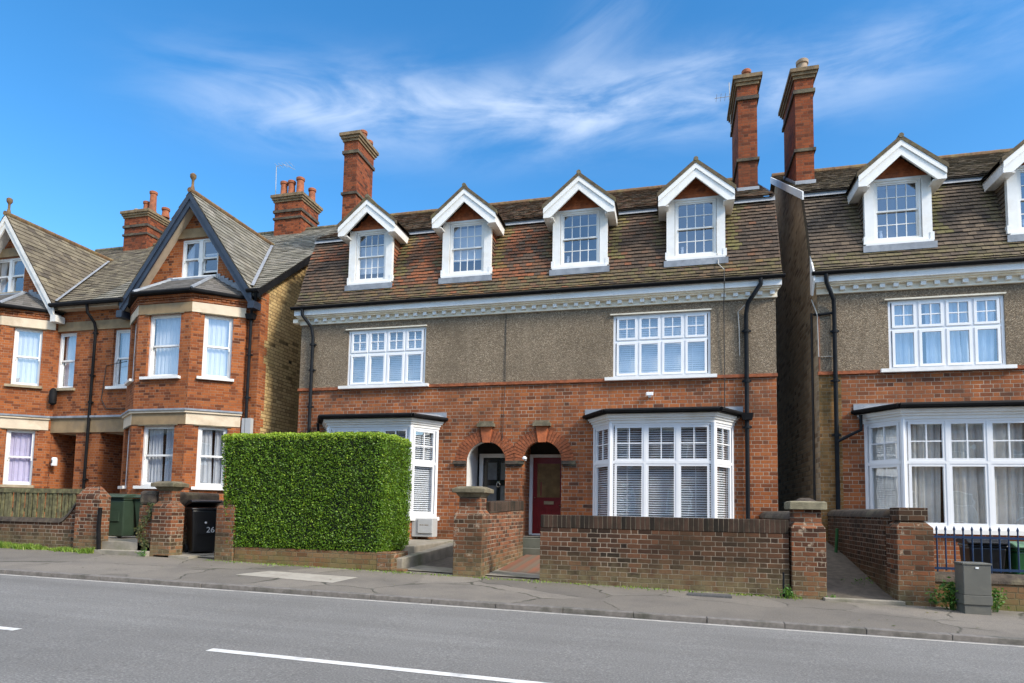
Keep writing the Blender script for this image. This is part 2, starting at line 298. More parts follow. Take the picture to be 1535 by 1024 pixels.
class MB:
    def __init__(s): s.v = []; s.f = []; s.uv = []; s.mi = []; s.mats = []
    def face(s, pts, m=0, uv=None):
        b = len(s.v); pts = [V(p) for p in pts]; s.v += pts; s.f.append(list(range(b, b + len(pts)))); s.mi.append(m)
        if uv is None:
            n = V((0, 0, 0))
            for i in range(len(pts)):
                p, q = pts[i], pts[(i + 1) % len(pts)]
                n += V(((p.y - q.y) * (p.z + q.z), (p.z - q.z) * (p.x + q.x), (p.x - q.x) * (p.y + q.y)))
            if n.length < 1e-12: n = V((0, 0, 1))
            n.normalize()
            if abs(n.z) > .985: t, bb = V((1, 0, 0)), V((0, 1, 0))
            else:
                t = ZUP.cross(n).normalized(); bb = n.cross(t)
            uv = [(p.dot(t), p.dot(bb)) for p in pts]
        elif isinstance(uv, tuple): uv = [uv] * len(pts)
        s.uv += uv
        return s
    def hexa(s, c, m=0, uv=None):     # c: 8 corners, bottom 4 ccw then top 4
        for i in ((3, 2, 1, 0), (4, 5, 6, 7), (0, 1, 5, 4), (1, 2, 6, 5), (2, 3, 7, 6), (3, 0, 4, 7)):
            s.face([c[k] for k in i], m, uv)
        return s
    def box(s, x0, x1, y0, y1, z0, z1, m=0):
        return s.hexa([(x0, y0, z0), (x1, y0, z0), (x1, y1, z0), (x0, y1, z0), (x0, y0, z1), (x1, y0, z1), (x1, y1, z1), (x0, y1, z1)], m)
    def taper(s, x0, x1, y0, y1, z0, z1, dx, dy=None, m=0):   # top inset
        dy = dx if dy is None else dy
        return s.hexa([(x0, y0, z0), (x1, y0, z0), (x1, y1, z0), (x0, y1, z0), (x0 + dx, y0 + dy, z1), (x1 - dx, y0 + dy, z1), (x1 - dx, y1 - dy, z1), (x0 + dx, y1 - dy, z1)], m)
    def fbox(s, f, u0, u1, n0, n1, z0, z1, m=0):
        P = f.pt
        return s.hexa([P(u0, n1, z0), P(u1, n1, z0), P(u1, n0, z0), P(u0, n0, z0), P(u0, n1, z1), P(u1, n1, z1), P(u1, n0, z1), P(u0, n0, z1)], m)
    def fquad(s, f, u0, u1, n, z0, z1, m=0): return s.face([f.pt(u0, n, z0), f.pt(u1, n, z0), f.pt(u1, n, z1), f.pt(u0, n, z1)], m)
    def frame(s, f, u0, u1, n0, n1, z0, z1, w, wb=None, m=0):   # butted rectangle frame
        wb = w if wb is None else wb
        s.fbox(f, u0, u0 + w, n0, n1, z0, z1, m); s.fbox(f, u1 - w, u1, n0, n1, z0, z1, m)
        s.fbox(f, u0 + w, u1 - w, n0, n1, z1 - w, z1, m); s.fbox(f, u0 + w, u1 - w, n0, n1, z0, z0 + wb, m)
        return s
    def tube(s, path, r, n=10, m=0, caps=True):
        path = [V(p) for p in path]; rings = []; ref = None
        for i, p in enumerate(path):
            d = (path[min(i + 1, len(path) - 1)] - path[max(i - 1, 0)]).normalized()
            if ref is None: ref = d.orthogonal().normalized()
            a = (ref - d * ref.dot(d)).normalized(); ref = a; b = d.cross(a)
            rr = r[i] if isinstance(r, (list, tuple)) else r
            rings.append([p + a * math.cos(2 * math.pi * k / n) * rr + b * math.sin(2 * math.pi * k / n) * rr for k in range(n)])
        for i in range(len(rings) - 1):
            for k in range(n):
                s.face([rings[i][k], rings[i][(k + 1) % n], rings[i + 1][(k + 1) % n], rings[i + 1][k]], m)
        if caps: s.face(rings[0][::-1], m); s.face(rings[-1], m)
        return s
    def lathe(s, c, prof, n=16, m=0):
        c = V(c); R_ = [[c + V((r * math.cos(2 * math.pi * k / n), r * math.sin(2 * math.pi * k / n), z)) for k in range(n)] for r, z in prof]
        for i in range(len(R_) - 1):
            for k in range(n): s.face([R_[i][k], R_[i][(k + 1) % n], R_[i + 1][(k + 1) % n], R_[i + 1][k]], m)
        s.face(R_[0][::-1], m); s.face(R_[-1], m)
        return s
    def extrude(s, poly, d, m=0):     # closed polygon (3d) along vector d
        poly = [V(p) for p in poly]; d = V(d); q = [p + d for p in poly]; n = len(poly)
        s.face(poly[::-1], m); s.face(q, m)
        for i in range(n): s.face([poly[i], poly[(i + 1) % n], q[(i + 1) % n], q[i]], m)
        return s
    def strip(s, pts, half, z, m=0): pass
    def each(s, nf, name, mats, parent, **k):
        for i in range(0, len(s.f), nf):
            q = MB(); j = 0
            for fi in range(i, min(len(s.f), i + nf)): q.face([s.v[x] for x in s.f[fi]], s.mi[fi])
            q.build(name, mats, parent, **k)
    def build(s, name, mats, parent=None, smooth=False, bev=0.0, loc=None):
        me = bpy.data.meshes.new(name)
        o_ = OR[parent.name] if parent is not None else V(loc or (0, 0, 0))
        me.from_pydata([tuple(p - o_) for p in s.v], [], s.f)
        ul = me.uv_layers.new(name='UVMap'); fl = [c for u in s.uv for c in u]; ul.data.foreach_set('uv', fl)
        if not isinstance(mats, (list, tuple)): mats = [mats]
        for x in mats: me.materials.append(M[x] if isinstance(x, str) else x)
        me.polygons.foreach_set('material_index', s.mi)
        if smooth or bev:
            import bmesh
            bm = bmesh.new(); bm.from_mesh(me); bmesh.ops.remove_doubles(bm, verts=bm.verts, dist=.0004)
            bmesh.ops.recalc_face_normals(bm, faces=bm.faces); bm.to_mesh(me); bm.free()
        if smooth:
            me.polygons.foreach_set('use_smooth', [True] * len(me.polygons))
            try: me.set_sharp_from_angle(angle=R(38))
            except Exception: pass
        me.update()
        o = bpy.data.objects.new(name, me); COL.objects.link(o); OR[o.name] = o_
        if parent is not None: o.parent = parent
        else: o.location = o_
        if bev:
            b = o.modifiers.new('bevel', 'BEVEL'); b.width = bev; b.segments = 2; b.limit_method = 'ANGLE'
        return o

def thing(name, loc, label, cat, group=None):
    o = bpy.data.objects.new(name, None); o.empty_display_size = .2; o.location = loc; COL.objects.link(o)
    OR[o.name] = V(loc); return tag(o, label, cat, group)
def tag(o, label, cat, group=None):
    o['label'] = label; o['category'] = cat
    if group: o['group'] = group
    return o
def struct(o, kind='structure'): o['kind'] = kind; return o

def clip(poly, h):                 # keep a*u+b*z<=c
    a, b, c = h; out = []
    for i in range(len(poly)):
        p, q = poly[i], poly[(i + 1) % len(poly)]
        dp, dq = a * p[0] + b * p[1] - c, a * q[0] + b * q[1] - c
        if dp <= 1e-9: out.append(p)
        if (dp < -1e-9 and dq > 1e-9) or (dp > 1e-9 and dq < -1e-9):
            t = dp / (dp - dq); out.append((p[0] + (q[0] - p[0]) * t, p[1] + (q[1] - p[1]) * t))
    return out
def wall(mb, f, u0, u1, z0, z1, ops=(), rev=.12, m=0, clips=(), mrev=None, arch=()):
    us = sorted({u0, u1} | {x for o in ops for x in o[:2] if u0 < x < u1}); zs = sorted({z0, z1} | {x for o in ops for x in o[2:4] if z0 < x < z1})
    mr = m if mrev is None else mrev
    for i in range(len(us) - 1):
        for j in range(len(zs) - 1):
            a, b, c, d = us[i], us[i + 1], zs[j], zs[j + 1]; mu, mz = (a + b) / 2, (c + d) / 2
            if any(o[0] < mu < o[1] and o[2] < mz < o[3] for o in ops): continue
            poly = [(a, c), (b, c), (b, d), (a, d)]
            for h in clips: poly = clip(poly, h) if len(poly) > 2 else []
            if len(poly) > 2: mb.face([f.pt(p[0], 0, p[1]) for p in poly], m)
    P = f.pt
    for k, o in enumerate(ops):
        a, b, c, d = o[:4]
        if k in arch:
            r = (b - a) / 2; zs_ = d - r; uc = (a + b) / 2; n = 18
            pts = [(uc - r * math.cos(math.pi * i / n), zs_ + r * math.sin(math.pi * i / n)) for i in range(n + 1)]
            for i in range(n):
                p, q = pts[i], pts[i + 1]
                mb.face([P(p[0], 0, p[1]), P(q[0], 0, q[1]), P(q[0], 0, d), P(p[0], 0, d)], m)
                mb.face([P(p[0], 0, p[1]), P(p[0], -rev, p[1]), P(q[0], -rev, q[1]), P(q[0], 0, q[1])], mr)
            top = zs_
        else:
            top = d; mb.face([P(a, 0, d), P(a, -rev, d), P(b, -rev, d), P(b, 0, d)], mr)
        mb.face([P(a, 0, c), P(a, -rev, c), P(a, -rev, top), P(a, 0, top)], mr)
        mb.face([P(b, 0, c), P(b, 0, top), P(b, -rev, top), P(b, -rev, c)], mr)
        mb.face([P(a, 0, c), P(b, 0, c), P(b, -rev, c), P(a, -rev, c)], mr)
    return mb

def tiles(mb, path, T, t0, t1, gauge, w, lift=.014, jit=.004, skip=None, shade=None, m=0, lap=1.3, uvar=1.0, edge=.6):
    """courses of single tiles up a polyline `path`, repeated along unit vector T from t0 to t1"""
    path = [V(p) for p in path]; T = V(T); seg = []; L = 0
    for i in range(len(path) - 1):
        l = (path[i + 1] - path[i]).length; seg.append((L, l, path[i], (path[i + 1] - path[i]) / l)); L += l
    def at(s):
        for s0, l, p, d in seg:
            if s <= s0 + l or (s0, l, p, d) == seg[-1]: return p + d * (s - s0), d
    n = max(1, int(round(L / gauge))); g = L / n
    for r in range(n):
        s0 = r * g; s1 = min(L, s0 + g * lap)
        off = (.5 * w if r % 2 else 0) + random.uniform(-.012, .012)
        t = t0 - off
        while t < t1:
            a, b = max(t + .0025, t0), min(t + w - .0025, t1); t += w
            if b - a < .02: continue
            js = random.uniform(-jit, jit)
            p0, d0 = at(max(0, s0 + js)); p1, d1 = at(s1)
            N = d0.cross(T).normalized()
            if N.z < 0: N = -N
            tm = (a + b) / 2; c = p0 + T * tm
            if skip and skip(c + d0 * g * .5): continue
            l0 = lift + random.uniform(-jit, jit); l1 = l0 + random.uniform(-jit, jit) * .7
            A, B = p0 + T * a, p0 + T * b; C_, D = p1 + T * b + N * .002, p1 + T * a + N * .002
            rnd = random.random() * uvar; ms = 0.0
            if shade: rnd, ms = shade(c, rnd)
            uv = (max(0, min(1, rnd)), ms)
            A1, B1 = A + N * l0, B + N * l1
            mb.face([A1, B1, C_, D], m, uv)
            k_ = N * min(.012, lift * .5)
            mb.face([A1 - k_, B1 - k_, B1, A1], m, (uv[0] * edge, ms * .5)); mb.face([B1 - k_, A1 - k_, D - k_, C_ - k_], m, (0, 0))  # edge darkens the front face, painting the shadow line under a course
    return mb

# ------------------------------------------------------------------ windows
def curtain_mb(f, u0, u1, n, z0, z1, amp=.02, waves=9, ph=0.0, taper=0.0):
    mb = MB(); k = max(8, int(waves * 6))
    def pt(i, z, j):
        t = i / k; u = u0 + (u1 - u0) * t
        if taper: u += taper * (1 - j) * (t) ** 1.5
        return f.pt(u, n + amp * (math.sin(t * waves * 6.283 + ph) + .5 * math.sin(t * waves * 2.7 * 6.283 + 1.3 * ph)), z)
    for i in range(k):
        mb.face([pt(i, z0, 0), pt(i + 1, z0, 0), pt(i + 1, z1, 1), pt(i, z1, 1)])
    return mb
def blind_mb(f, u0, u1, n, z0, z1, pitch=.055, tilt=.6, w=.05):
    mb = MB(); z = z0 + .02
    while z < z1:
        dz = w * math.sin(tilt) / 2; dn = w * math.cos(tilt) / 2
        sag = random.uniform(-.004, .004)
        mb.face([f.pt(u0, n + dn, z - dz + sag), f.pt(u1, n + dn, z - dz - sag), f.pt(u1, n - dn, z + dz), f.pt(u0, n - dn, z + dz)])
        z += pitch
    for t in (.16, .84):
        u = u0 + (u1 - u0) * t; mb.fbox(f, u - .006, u + .006, n + .028, n + .032, z0, z1)
    return mb
def dress(win, f, u0, u1, n, z0, z1, kind):
    if kind == 'blind_open': blind_mb(f, u0, u1, n, z0, z1, .052, .75, .048).build('venetian_blind', 'blind', win)
    elif kind == 'blind_shut': blind_mb(f, u0, u1, n, z0, z1, .05, 1.15, .056).build('venetian_blind', 'blind', win)
    elif kind == 'roller': MB().fquad(f, u0, u1, n, z0 + (z1 - z0) * .25, z1).build('roller_blind', 'curtain', win)
    elif kind == 'net': curtain_mb(f, u0, u1, n, z0, z1, .012, 8 * (u1 - u0), random.random() * 6).build('curtain', 'curtain', win)
    elif kind == 'lilac': curtain_mb(f, u0, u1, n, z0, z1, .015, 7 * (u1 - u0), 2).build('curtain', 'lilac', win)
    elif kind == 'nets_parted':
        mid = (u0 + u1) / 2
        curtain_mb(f, u0, mid - .03, n, z0, z1, .018, 9 * (mid - u0), 1, .05).build('curtain', 'curtain', win)
        curtain_mb(f, mid + .05, u1, n, z0, z1, .018, 9 * (mid - u0), 4).build('curtain', 'curtain', win)
    elif kind in ('drapes', 'drapes_blue'):
        mt = 'drape' if kind == 'drapes' else 'drapeblue'; k = 3 if u1 - u0 > 1.2 else 1; w = (u1 - u0) / k
        for i in range(k):
            a = u0 + i * w
            curtain_mb(f, a + .02, a + w * (.93 if k > 1 else 1), n, z0, z1, .035, 5.5 * w, i * 1.7 + .4, .06 if i % 2 else -.05).build('curtain', mt, win)
    elif kind == 'half_left': curtain_mb(f, u0, u0 + (u1 - u0) * .42, n, z0, z1, .02, 4, 1).build('curtain', 'curtain', win)

def sash_window(par, f, u0, u1, z0, z1, bars=(1, 1), n=-.09, dres='net', paint='white', frame_w=.055, sill=None, name='sash_window', opened=0.0):
    mb = MB().frame(f, u0, u1, n - .06, n + .02, z0, z1, frame_w, .05); w = mb.build(name, paint, par)
    zm = (z0 + z1) / 2; a, b = u0 + frame_w, u1 - frame_w
    pane = MB()
    for (lo, hi, nn, op) in ((zm - .02, z1 - frame_w, n - .005, 0), (z0 + .05 + opened, zm + .02 + opened, n - .045, opened)):
        s = MB().frame(f, a, b, nn - .03, nn, lo, hi, .042, .05)
        if bars[0] > 1:
            for i in range(1, bars[0]):
                u = a + .042 + (b - a - .084) * i / bars[0]; s.fbox(f, u - .009, u + .009, nn - .022, nn - .002, lo + .05, hi - .042)
            for j in range(1, bars[1]):
                z = lo + .05 + (hi - lo - .092) * j / bars[1]; s.fbox(f, a + .042, b - .042, nn - .024, nn - .004, z - .009, z + .009)
        s.build('sash', paint, w); pane.fquad(f, a + .03, b - .03, nn - .015, lo + .04, hi - .03)
    pane.build('pane', 'glass', w)
    MB().fbox(f, a + .0, a + .03, n - .004, n + .018, zm - .1, zm - .02).fbox(f, b - .03, b, n - .004, n + .018, zm - .1, zm - .02).each(6, 'sash_horn', paint, w)
    if sill:
        MB().fbox(f, u0 - sill[0], u1 + sill[0], n - .02, sill[1], z0 - sill[2], z0).build('sill', sill[3], w)
    if dres: dress(w, f, a + .01, b - .01, n - .14, z0 + .05, z1 - .05, dres)
    return w

def lights(w, f, u0, u1, z0, z1, nl, tf, n, top_bars=(2, 2), post=.05, pane=None):
    """nl lights, each a small-paned top sash over a tall one; adds sashes to window w"""
    zt = z1 - (z1 - z0) * tf; cw = (u1 - u0) / nl; own = pane is None
    pane = pane or MB()
    for i in range(nl):
        a, b = u0 + i * cw + post / 2, u0 + (i + 1) * cw - post / 2
        for lo, hi, tb in ((z0, zt - .03, None), (zt + .03, z1, top_bars)):
            s = MB().frame(f, a, b, n - .04, n + .014, lo, hi, .052)
            if tb:
                um, zm = (a + b) / 2, (lo + hi) / 2
                s.fbox(f, um - .012, um + .012, n - .02, n + .004, lo + .052, hi - .052)
                s.fbox(f, a + .052, um - .012, n - .02, n + .002, zm - .012, zm + .012); s.fbox(f, um + .012, b - .052, n - .02, n + .002, zm - .012, zm + .012)
            s.build('sash', 'upvc', w); pane.fquad(f, a + .04, b - .04, n - .015, lo + .04, hi - .04)
    if own: pane.build('pane', 'glass', w)
def casement(par, f, u0, u1, z0, z1, nl, tf, dres, n=-.03):
    fw = .055; mb = MB().frame(f, u0, u1, n - .06, n, z0, z1, fw)
    zt = z1 - (z1 - z0) * tf; a, b = u0 + fw, u1 - fw; cw = (b - a) / nl
    for i in range(1, nl): mb.fbox(f, a + i * cw - .025, a + i * cw + .025, n - .05, n - .003, z0 + fw, z1 - fw)
    for i in range(nl):
        x0 = a + i * cw + (.025 if i else 0); x1 = a + (i + 1) * cw - (.025 if i < nl - 1 else 0)
        mb.fbox(f, x0, x1, n - .05, n - .005, zt - .03, zt + .03)
    w = mb.build('casement_window', 'upvc', par)
    lights(w, f, a, b, z0 + fw, z1 - fw, nl, (z1 - fw - zt) / (z1 - z0 - 2 * fw), n)
    MB().fbox(f, u0 - .19, u1 + .13, -.03, .12, z0 - .075, z0).build('sill', 'white', w)
    MB().fbox(f, u0 - .07, u1 + .02, -.02, .05, z1, z1 + .03).build('drip_strip', 'oldwhite', w)
    dress(w, f, a, b, n - .16, z0 + fw, z1 - .03, dres)
    return w
def bay(par, x0, xa, xb, x1, p, dres, dres_side, zb=1.03, zh=3.24, base=True, sides=(1, 1)):
    """canted ground-floor bay: facade x0..x1, front corners xa..xb at y=-p"""
    zt = 2.36; fs = [(facet((x0, 0), (xa, -p)), 1), (facet((xa, -p), (xb, -p)), 3), (facet((xb, -p), (x1, 0)), 1)]
    mb = MB(); pw = .07
    for k, ((f, L), nl) in enumerate(fs):      # posts, head, transom, bottom rail
        a0, a1 = (.0, L)
        mb.fbox(f, 0, pw, -.08, .0, zb, zh); mb.fbox(f, L - pw, L, -.08, .0, zb, zh)
        mb.fbox(f, pw, L - pw, -.08, -.004, zh - .05, zh); mb.fbox(f, pw, L - pw, -.08, -.004, zb, zb + .07)
        mb.fbox(f, pw, L - pw, -.07, -.008, zt - .03, zt + .03)
        cw = (L - 2 * pw) / nl
        for i in range(1, nl):
            u = pw + i * cw
            mb.fbox(f, u - .03, u + .03, -.07, -.006, zb + .07, zt - .03); mb.fbox(f, u - .03, u + .03, -.07, -.006, zt + .03, zh - .05)
    for x in (xa, xb): mb.lathe((x, -p + .012, zb), [(.045, 0), (.045, zh - zb)], 8)
    w = mb.build('bay_window', 'upvc', par); pane = MB()
    for (f, L), nl in fs:
        lights(w, f, pw, L - pw, zb + .07, zh - .05, nl, (zh - .05 - zt) / (zh - zb - .12), -.03, post=.05, pane=pane)
    pane.build('pane', 'glass', w)
    for k, ((f, L), nl) in enumerate(fs):
        dd = dres if k == 1 else dres_side
        dress(w, f, .03 if k != 1 else .02, L - .03, -.13 if k != 1 else -.17, zb + .05, zh - .03, dd)
    def ring(e, z0, z1, m='white', nm='cornice', ex=0):
        poly = [(x0 - e - ex, 0), (xa - e * .45, -p - e), (xb + e * .45, -p - e), (x1 + e + ex, 0)]
        return MB().extrude([(q[0], q[1], z0) for q in poly], (0, 0, z1 - z0))
    c = MB()
    for e, z0, z1 in ((.02, zh, zh + .07), (.055, zh + .07, zh + .12), (.1, zh + .12, zh + .16), (.13, zh + .16, zh + .2)):
        poly = [(x0 - e, -.001), (xa - e * .5, -p - e), (xb + e * .5, -p - e), (x1 + e, -.001)]
        c.extrude([(q[0], q[1], z0) for q in poly], (0, 0, z1 - z0))
    c.build('cornice', 'white', w)
    e = .2; zr = zh + .2
    lo = [(x0 - e, 0), (xa - e * .55, -p - e), (xb + e * .55, -p - e), (x1 + e, 0)]
    r = MB().extrude([(q[0], q[1], zr) for q in lo], (0, 0, .1))
    hi = [(x0 + .05, 0), (xa + .15, -p * .45), (xb - .15, -p * .45), (x1 - .05, 0)]
    for i in range(3): r.face([(*lo[i], zr + .1), (*lo[i + 1], zr + .1), (*hi[i + 1], zr + .2), (*hi[i], zr + .2)], 1)
    r.face([(*q, zr + .2) for q in hi], 1)
    r.fbox(front(), x0 - e, x1 + e, .001, .02, zr + .1, zr + .24, 1)
    r.build('bay_roof', ['black', 'lead'], w)
    g = MB()
    for i in range(3):
        a, b = V((*lo[i], zr + .06)), V((*lo[i + 1], zr + .06)); d = (b - a).normalized(); nn = V((d.y, -d.x, 0))
        g.tube([a + nn * .03, b + nn * .03], .045, 8)
    g.build('bay_gutter', 'black', w)
    s = MB(); poly = [(x0 - .08, -.001), (xa - .04, -p - .1), (xb + .04, -p - .1), (x1 + .08, -.001)]
    s.extrude([(q[0], q[1], zb - .09) for q in poly], (0, 0, .09)); s.build('sill', 'white', w)
    if base:
        bm_ = MB()
        for (f, L), nl in fs: bm_.fquad(f, 0, L, -.002, -.1, zb - .09)
        bm_.build('bay_base', 'brick_main', w)
    return w

def pot(par, c, r, h, m='terracotta'):
    return MB().lathe(c, [(r * 1.12, 0), (r * 1.12, .06), (r, .09), (r * .9, h - .12), (r * 1.12, h - .1), (r * 1.15, h - .02), (r * 1.0, h), (r * .7, h), (r * .7, h - .2)], 14).build('chimney_pot', m, par, True)
def chimney(par, x0, x1, y0, y1, z0, z1, pots, bands=(.62,), cap='corbel', zb=None):
    b = MB().box(x0, x1, y0, y1, z0, z1 - .62)
    b.box(x0 - .012, x1 + .012, y0 - .012, y1 + .012, z1 - .62, z1 - .3)
    c = b.build('chimney', 'brick_chim', par)
    k = MB()
    zb = zb or (z0 + (z1 - z0) * .5)
    k.box(x0 - .045, x1 + .045, y0 - .045, y1 + .045, zb, zb + .08)
    k.box(x0 - .05, x1 + .05, y0 - .05, y1 + .05, z1 - .70, z1 - .6)
    k.each(6, 'brick_band', 'coping', c)
    q = MB().box(x0 - .05, x1 + .05, y0 - .05, y1 + .05, z1 - .3, z1 - .22).box(x0 - .09, x1 + .09, y0 - .09, y1 + .09, z1 - .22, z1 - .14)
    q.box(x0 - .13, x1 + .13, y0 - .13, y1 + .13, z1 - .14, z1 - .04).taper(x0 - .12, x1 + .12, y0 - .12, y1 + .12, z1 - .04, z1 + .03, .1)
    q.build('corbelled_cap', cap, c)
    for (px, py, r, h, m_) in pots: pot(c, (px, py, z1 + .0), r, h, m_)
    return c

def chim_flash(c, x0, x1, y0, y1):
    zr = lambda y: BR[1] + (y - BR[0]) * (RIDGE[1] - BR[1]) / (RIDGE[0] - BR[0]); m = MB()
    m.box(x0 - .03, x1 + .03, y0 - .03, y0 - .002, zr(y0) - .1, zr(y0) + .14); m.face([(x0 - .1, y0 - .2, zr(y0 - .2) + .05), (x1 + .1, y0 - .2, zr(y0 - .2) + .05), (x1 + .1, y0, zr(y0) + .05), (x0 - .1, y0, zr(y0) + .05)])
    for xx, d in ((x0, -.03), (x1, .002)):
        m.extrude([(xx + d, y0, zr(y0) - .1), (xx + d, y1, zr(y1) - .1), (xx + d, y1, zr(y1) + .13), (xx + d, y0, zr(y0) + .13)], (.028, 0, 0))
    m.build('lead_flashing', 'leadpale', c)
def downpipe(par, pts, r=.045, mt='pipe', collars=(), name='downpipe'):
    d = MB().tube(pts, r, 10).build(name, mt, par, True)
    if collars:
        k = MB()
        for c in collars: k.lathe((c[0], c[1], c[2] - .03), [(r * 1.4, 0), (r * 1.4, .06)], 10); k.box(c[0] - r * 2, c[0] + r * 2, c[1] - .01, c[1] + .05, c[2] - .018, c[2] + .018)
        k.build('pipe_bracket', mt, d)
    return d
def hopper(par, x, y, z): return MB().taper(x - .1, x + .1, y - .07, y + .07, z - .1, z + .05, -.03, -.02).build('hopper_head', 'black', par)

# ------------------------------------------------------------------ mansard pair
PROF = [(-.3, 6.56), (-.13, 6.72), (.02, 7.08), (.2, 7.6), (.44, 8.2), (.74, 8.86)]      # (y, z) of the tile slope
BR = (.74, 8.9); RIDGE = (5.2, 11.72)
def roof_y(z):
    for (y0, a), (y1, b) in zip(PROF, PROF[1:]):
        if a <= z <= b: return y0 + (y1 - y0) * (z - a) / (b - a)
    return PROF[-1][0] if z > PROF[-1][1] else PROF[0][0]
def dormer(par, x0, x1, zs, zh, dres, tm):
    """x0..x1 outer width of the white surround, sill zs, head of window zh"""
    yf = .02; f = front(yf); xc = (x0 + x1) / 2; hw = (x1 - x0) / 2 + .19; za = zh + .72; ze = za - hw * .85
    # body: surround boards and tiled cheeks
    b = MB()
    b.fbox(f, x0, x0 + .19, -.1, 0, zs, zh + .03); b.fbox(f, x1 - .19, x1, -.1, 0, zs, zh + .03)
    b.fbox(f, x0 + .19, x1 - .19, -.1, -.004, zh - .02, zh + .03)
    b.fbox(f, x0 + .0, x1 - .0, -.02, .06, zs - .05, zs)
    b.fbox(f, x0 - .03, x0 + .05, -.1, .012, zs - .0, zs + .18); b.fbox(f, x1 - .05, x1 + .03, -.1, .012, zs, zs + .18)
    d = b.build('dormer', 'white', par)
    for x, sx in ((x0 + .02, -1), (x1 - .02, 1)):
        ck = MB(); zz = zs; k = 0
        while zz < zh + .12:
            y1 = roof_y(zz) + .35
            o = .012
            ck.hexa([(x, yf + .1, zz), (x + sx * (.03), yf + .1, zz), (x + sx * .03, y1 + .5, zz), (x, y1 + .5, zz), (x, yf + .1, zz + .11), (x + sx * .008, yf + .1, zz + .11), (x + sx * .008, y1 + .5, zz + .11), (x, y1 + .5, zz + .11)], 0, (.62 + random.uniform(-.3, .25), 0))
            zz += .11
        ck.build('tiled_cheek', tm, d)
    w0, w1 = x0 + .2, x1 - .2
    zs2 = zs + .08
    MB().fbox(f, w0 - .01, w1 + .01, -.1, -.002, zs, zs2).build('sill', 'white', d)
    # window straight into the body
    n = -.05; fw = .045; s = MB().frame(f, w0, w1, n - .06, n + .02, zs2, zh - .02, fw)
    s.build('window_frame', 'white', d)
    zm = (zs2 + zh - .02) / 2; a, e = w0 + fw, w1 - fw; pane = MB()
    for lo, hi, nn in ((zm - .02, zh - .02 - fw, n - .002), (zs2 + fw, zm + .02, n - .04)):
        q = MB().frame(f, a, e, nn - .03, nn, lo, hi, .034)
        for i in range(1, 4):
            u = a + .034 + (e - a - .068) * i / 4; q.fbox(f, u - .009, u + .009, nn - .02, nn - .002, lo + .034, hi - .034)
        z = (lo + hi) / 2; q.fbox(f, a + .034, e - .034, nn - .022, nn - .004, z - .009, z + .009)
        q.build('sash', 'white', d); pane.fquad(f, a + .02, e - .02, nn - .015, lo + .02, hi - .02)
    pane.build('pane', 'glass', d)
    if dres == 'pale': MB().fquad(f, a, e, n - .14, zs2, zm + .32).build('roller_blind', 'curtain', d)
    elif dres == 'half': MB().fquad(f, a, e, n - .14, zm - .3, zh - .1).build('roller_blind', 'curtain', d)
    elif dres == 'vase': MB().lathe((a + .12, yf + .2, zs2 + .02), [(.03, 0), (.06, .1), (.03, .22), (.04, .26)], 10).build('ornament', 'curtain', d, True)
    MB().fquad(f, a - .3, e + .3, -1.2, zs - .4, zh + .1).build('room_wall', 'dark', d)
    # gable infill of patterned tile
    g = MB(); zi = zh + .03
    tri = [(x0 + .02, zi), (x1 - .02, zi), (xc, zi + (x1 - x0 - .04) / 2 * .85)]
    g.face([f.pt(u, -.06, z) for u, z in tri])
    for r_ in range(6):
        z = zi + r_ * .085
        half = (x1 - x0 - .14) / 2 - (z - zi) / .85
        u = xc - half + (r_ % 2) * .06
        while u < xc + half - .1:
            if r_ == 0: g.fbox(f, u + .003, min(u + .24, xc + half), -.055, -.03, z + .004, z + .1); u += .24
            else:
                c_ = V((u + .06, z + .05)); g.face([f.pt(c_.x - .055, -.04, c_.y), f.pt(c_.x, -.04 + .012, c_.y - .055), f.pt(c_.x + .055, -.04, c_.y), f.pt(c_.x, -.04, c_.y + .055)]); u += .125
    g.build('gable_tiles', 'gabletile', d)
    # roof planes
    yo = -.3; yb = 2.6; t = MB(); vg = MB()
    for sx in (-1, 1):
        tip = V((xc + sx * (hw + .03), yo, ze - .02)); top = V((xc, yo, za))
        # underside sheet then tiles
        t.face([tip, top, top + V((0, yb - yo, 0)), tip + V((0, yb - yo, 0))], 0, (.1, 0))
        tiles(t, [tip + V((0, 0, .08)), top + V((0, 0, .08))], (0, 1, 0), 0, yb - yo, .1, .165, shade=lambda c, r: (.1 + r * .35, .35 + .3 * random.random()))
        vg.extrude([tip + V((0, -.012, .0)), top + V((0, -.012, 0)), top + V((0, -.012, .1)), tip + V((0, -.012, .1))], (0, .1, 0))
    rt = t.build('dormer_roof', tm, d); vg.build('tile_verge', 'verge', rt)
    MB().tube([(xc, yo - .02, za + .09), (xc, yb, za + .09)], .055, 8).build('ridge_tile', 'capstone', rt)
    # bargeboards, fascia and soffit
    bb = MB()
    for sx in (-1, 1):
        tip = (xc + sx * hw, ze); top = (xc, za)
        wv = .33
        for (dz0, dz1, yy) in ((0, -.13, yo), (-.13, -wv, yo + .025)):
            A = [(tip[0], tip[1] + dz0), (top[0], top[1] + dz0), (top[0], top[1] + dz1), (tip[0] - sx * (.0 if dz0 == 0 else .14), tip[1] + dz1 + (0 if dz0 == 0 else .14 * .85 - .09))]
            if dz0 < 0: A = [(tip[0], tip[1] + dz0), (top[0], top[1] + dz0), (top[0], top[1] + dz1), (tip[0] - sx * .17, tip[1] - .235), (tip[0], tip[1] - .235)]
            P_ = [(u, yy, z) for u, z in A]
            if sx > 0: P_ = P_[::-1]
            bb.extrude(P_, (0, .05, 0))
    bb.build('bargeboard', 'white', d)
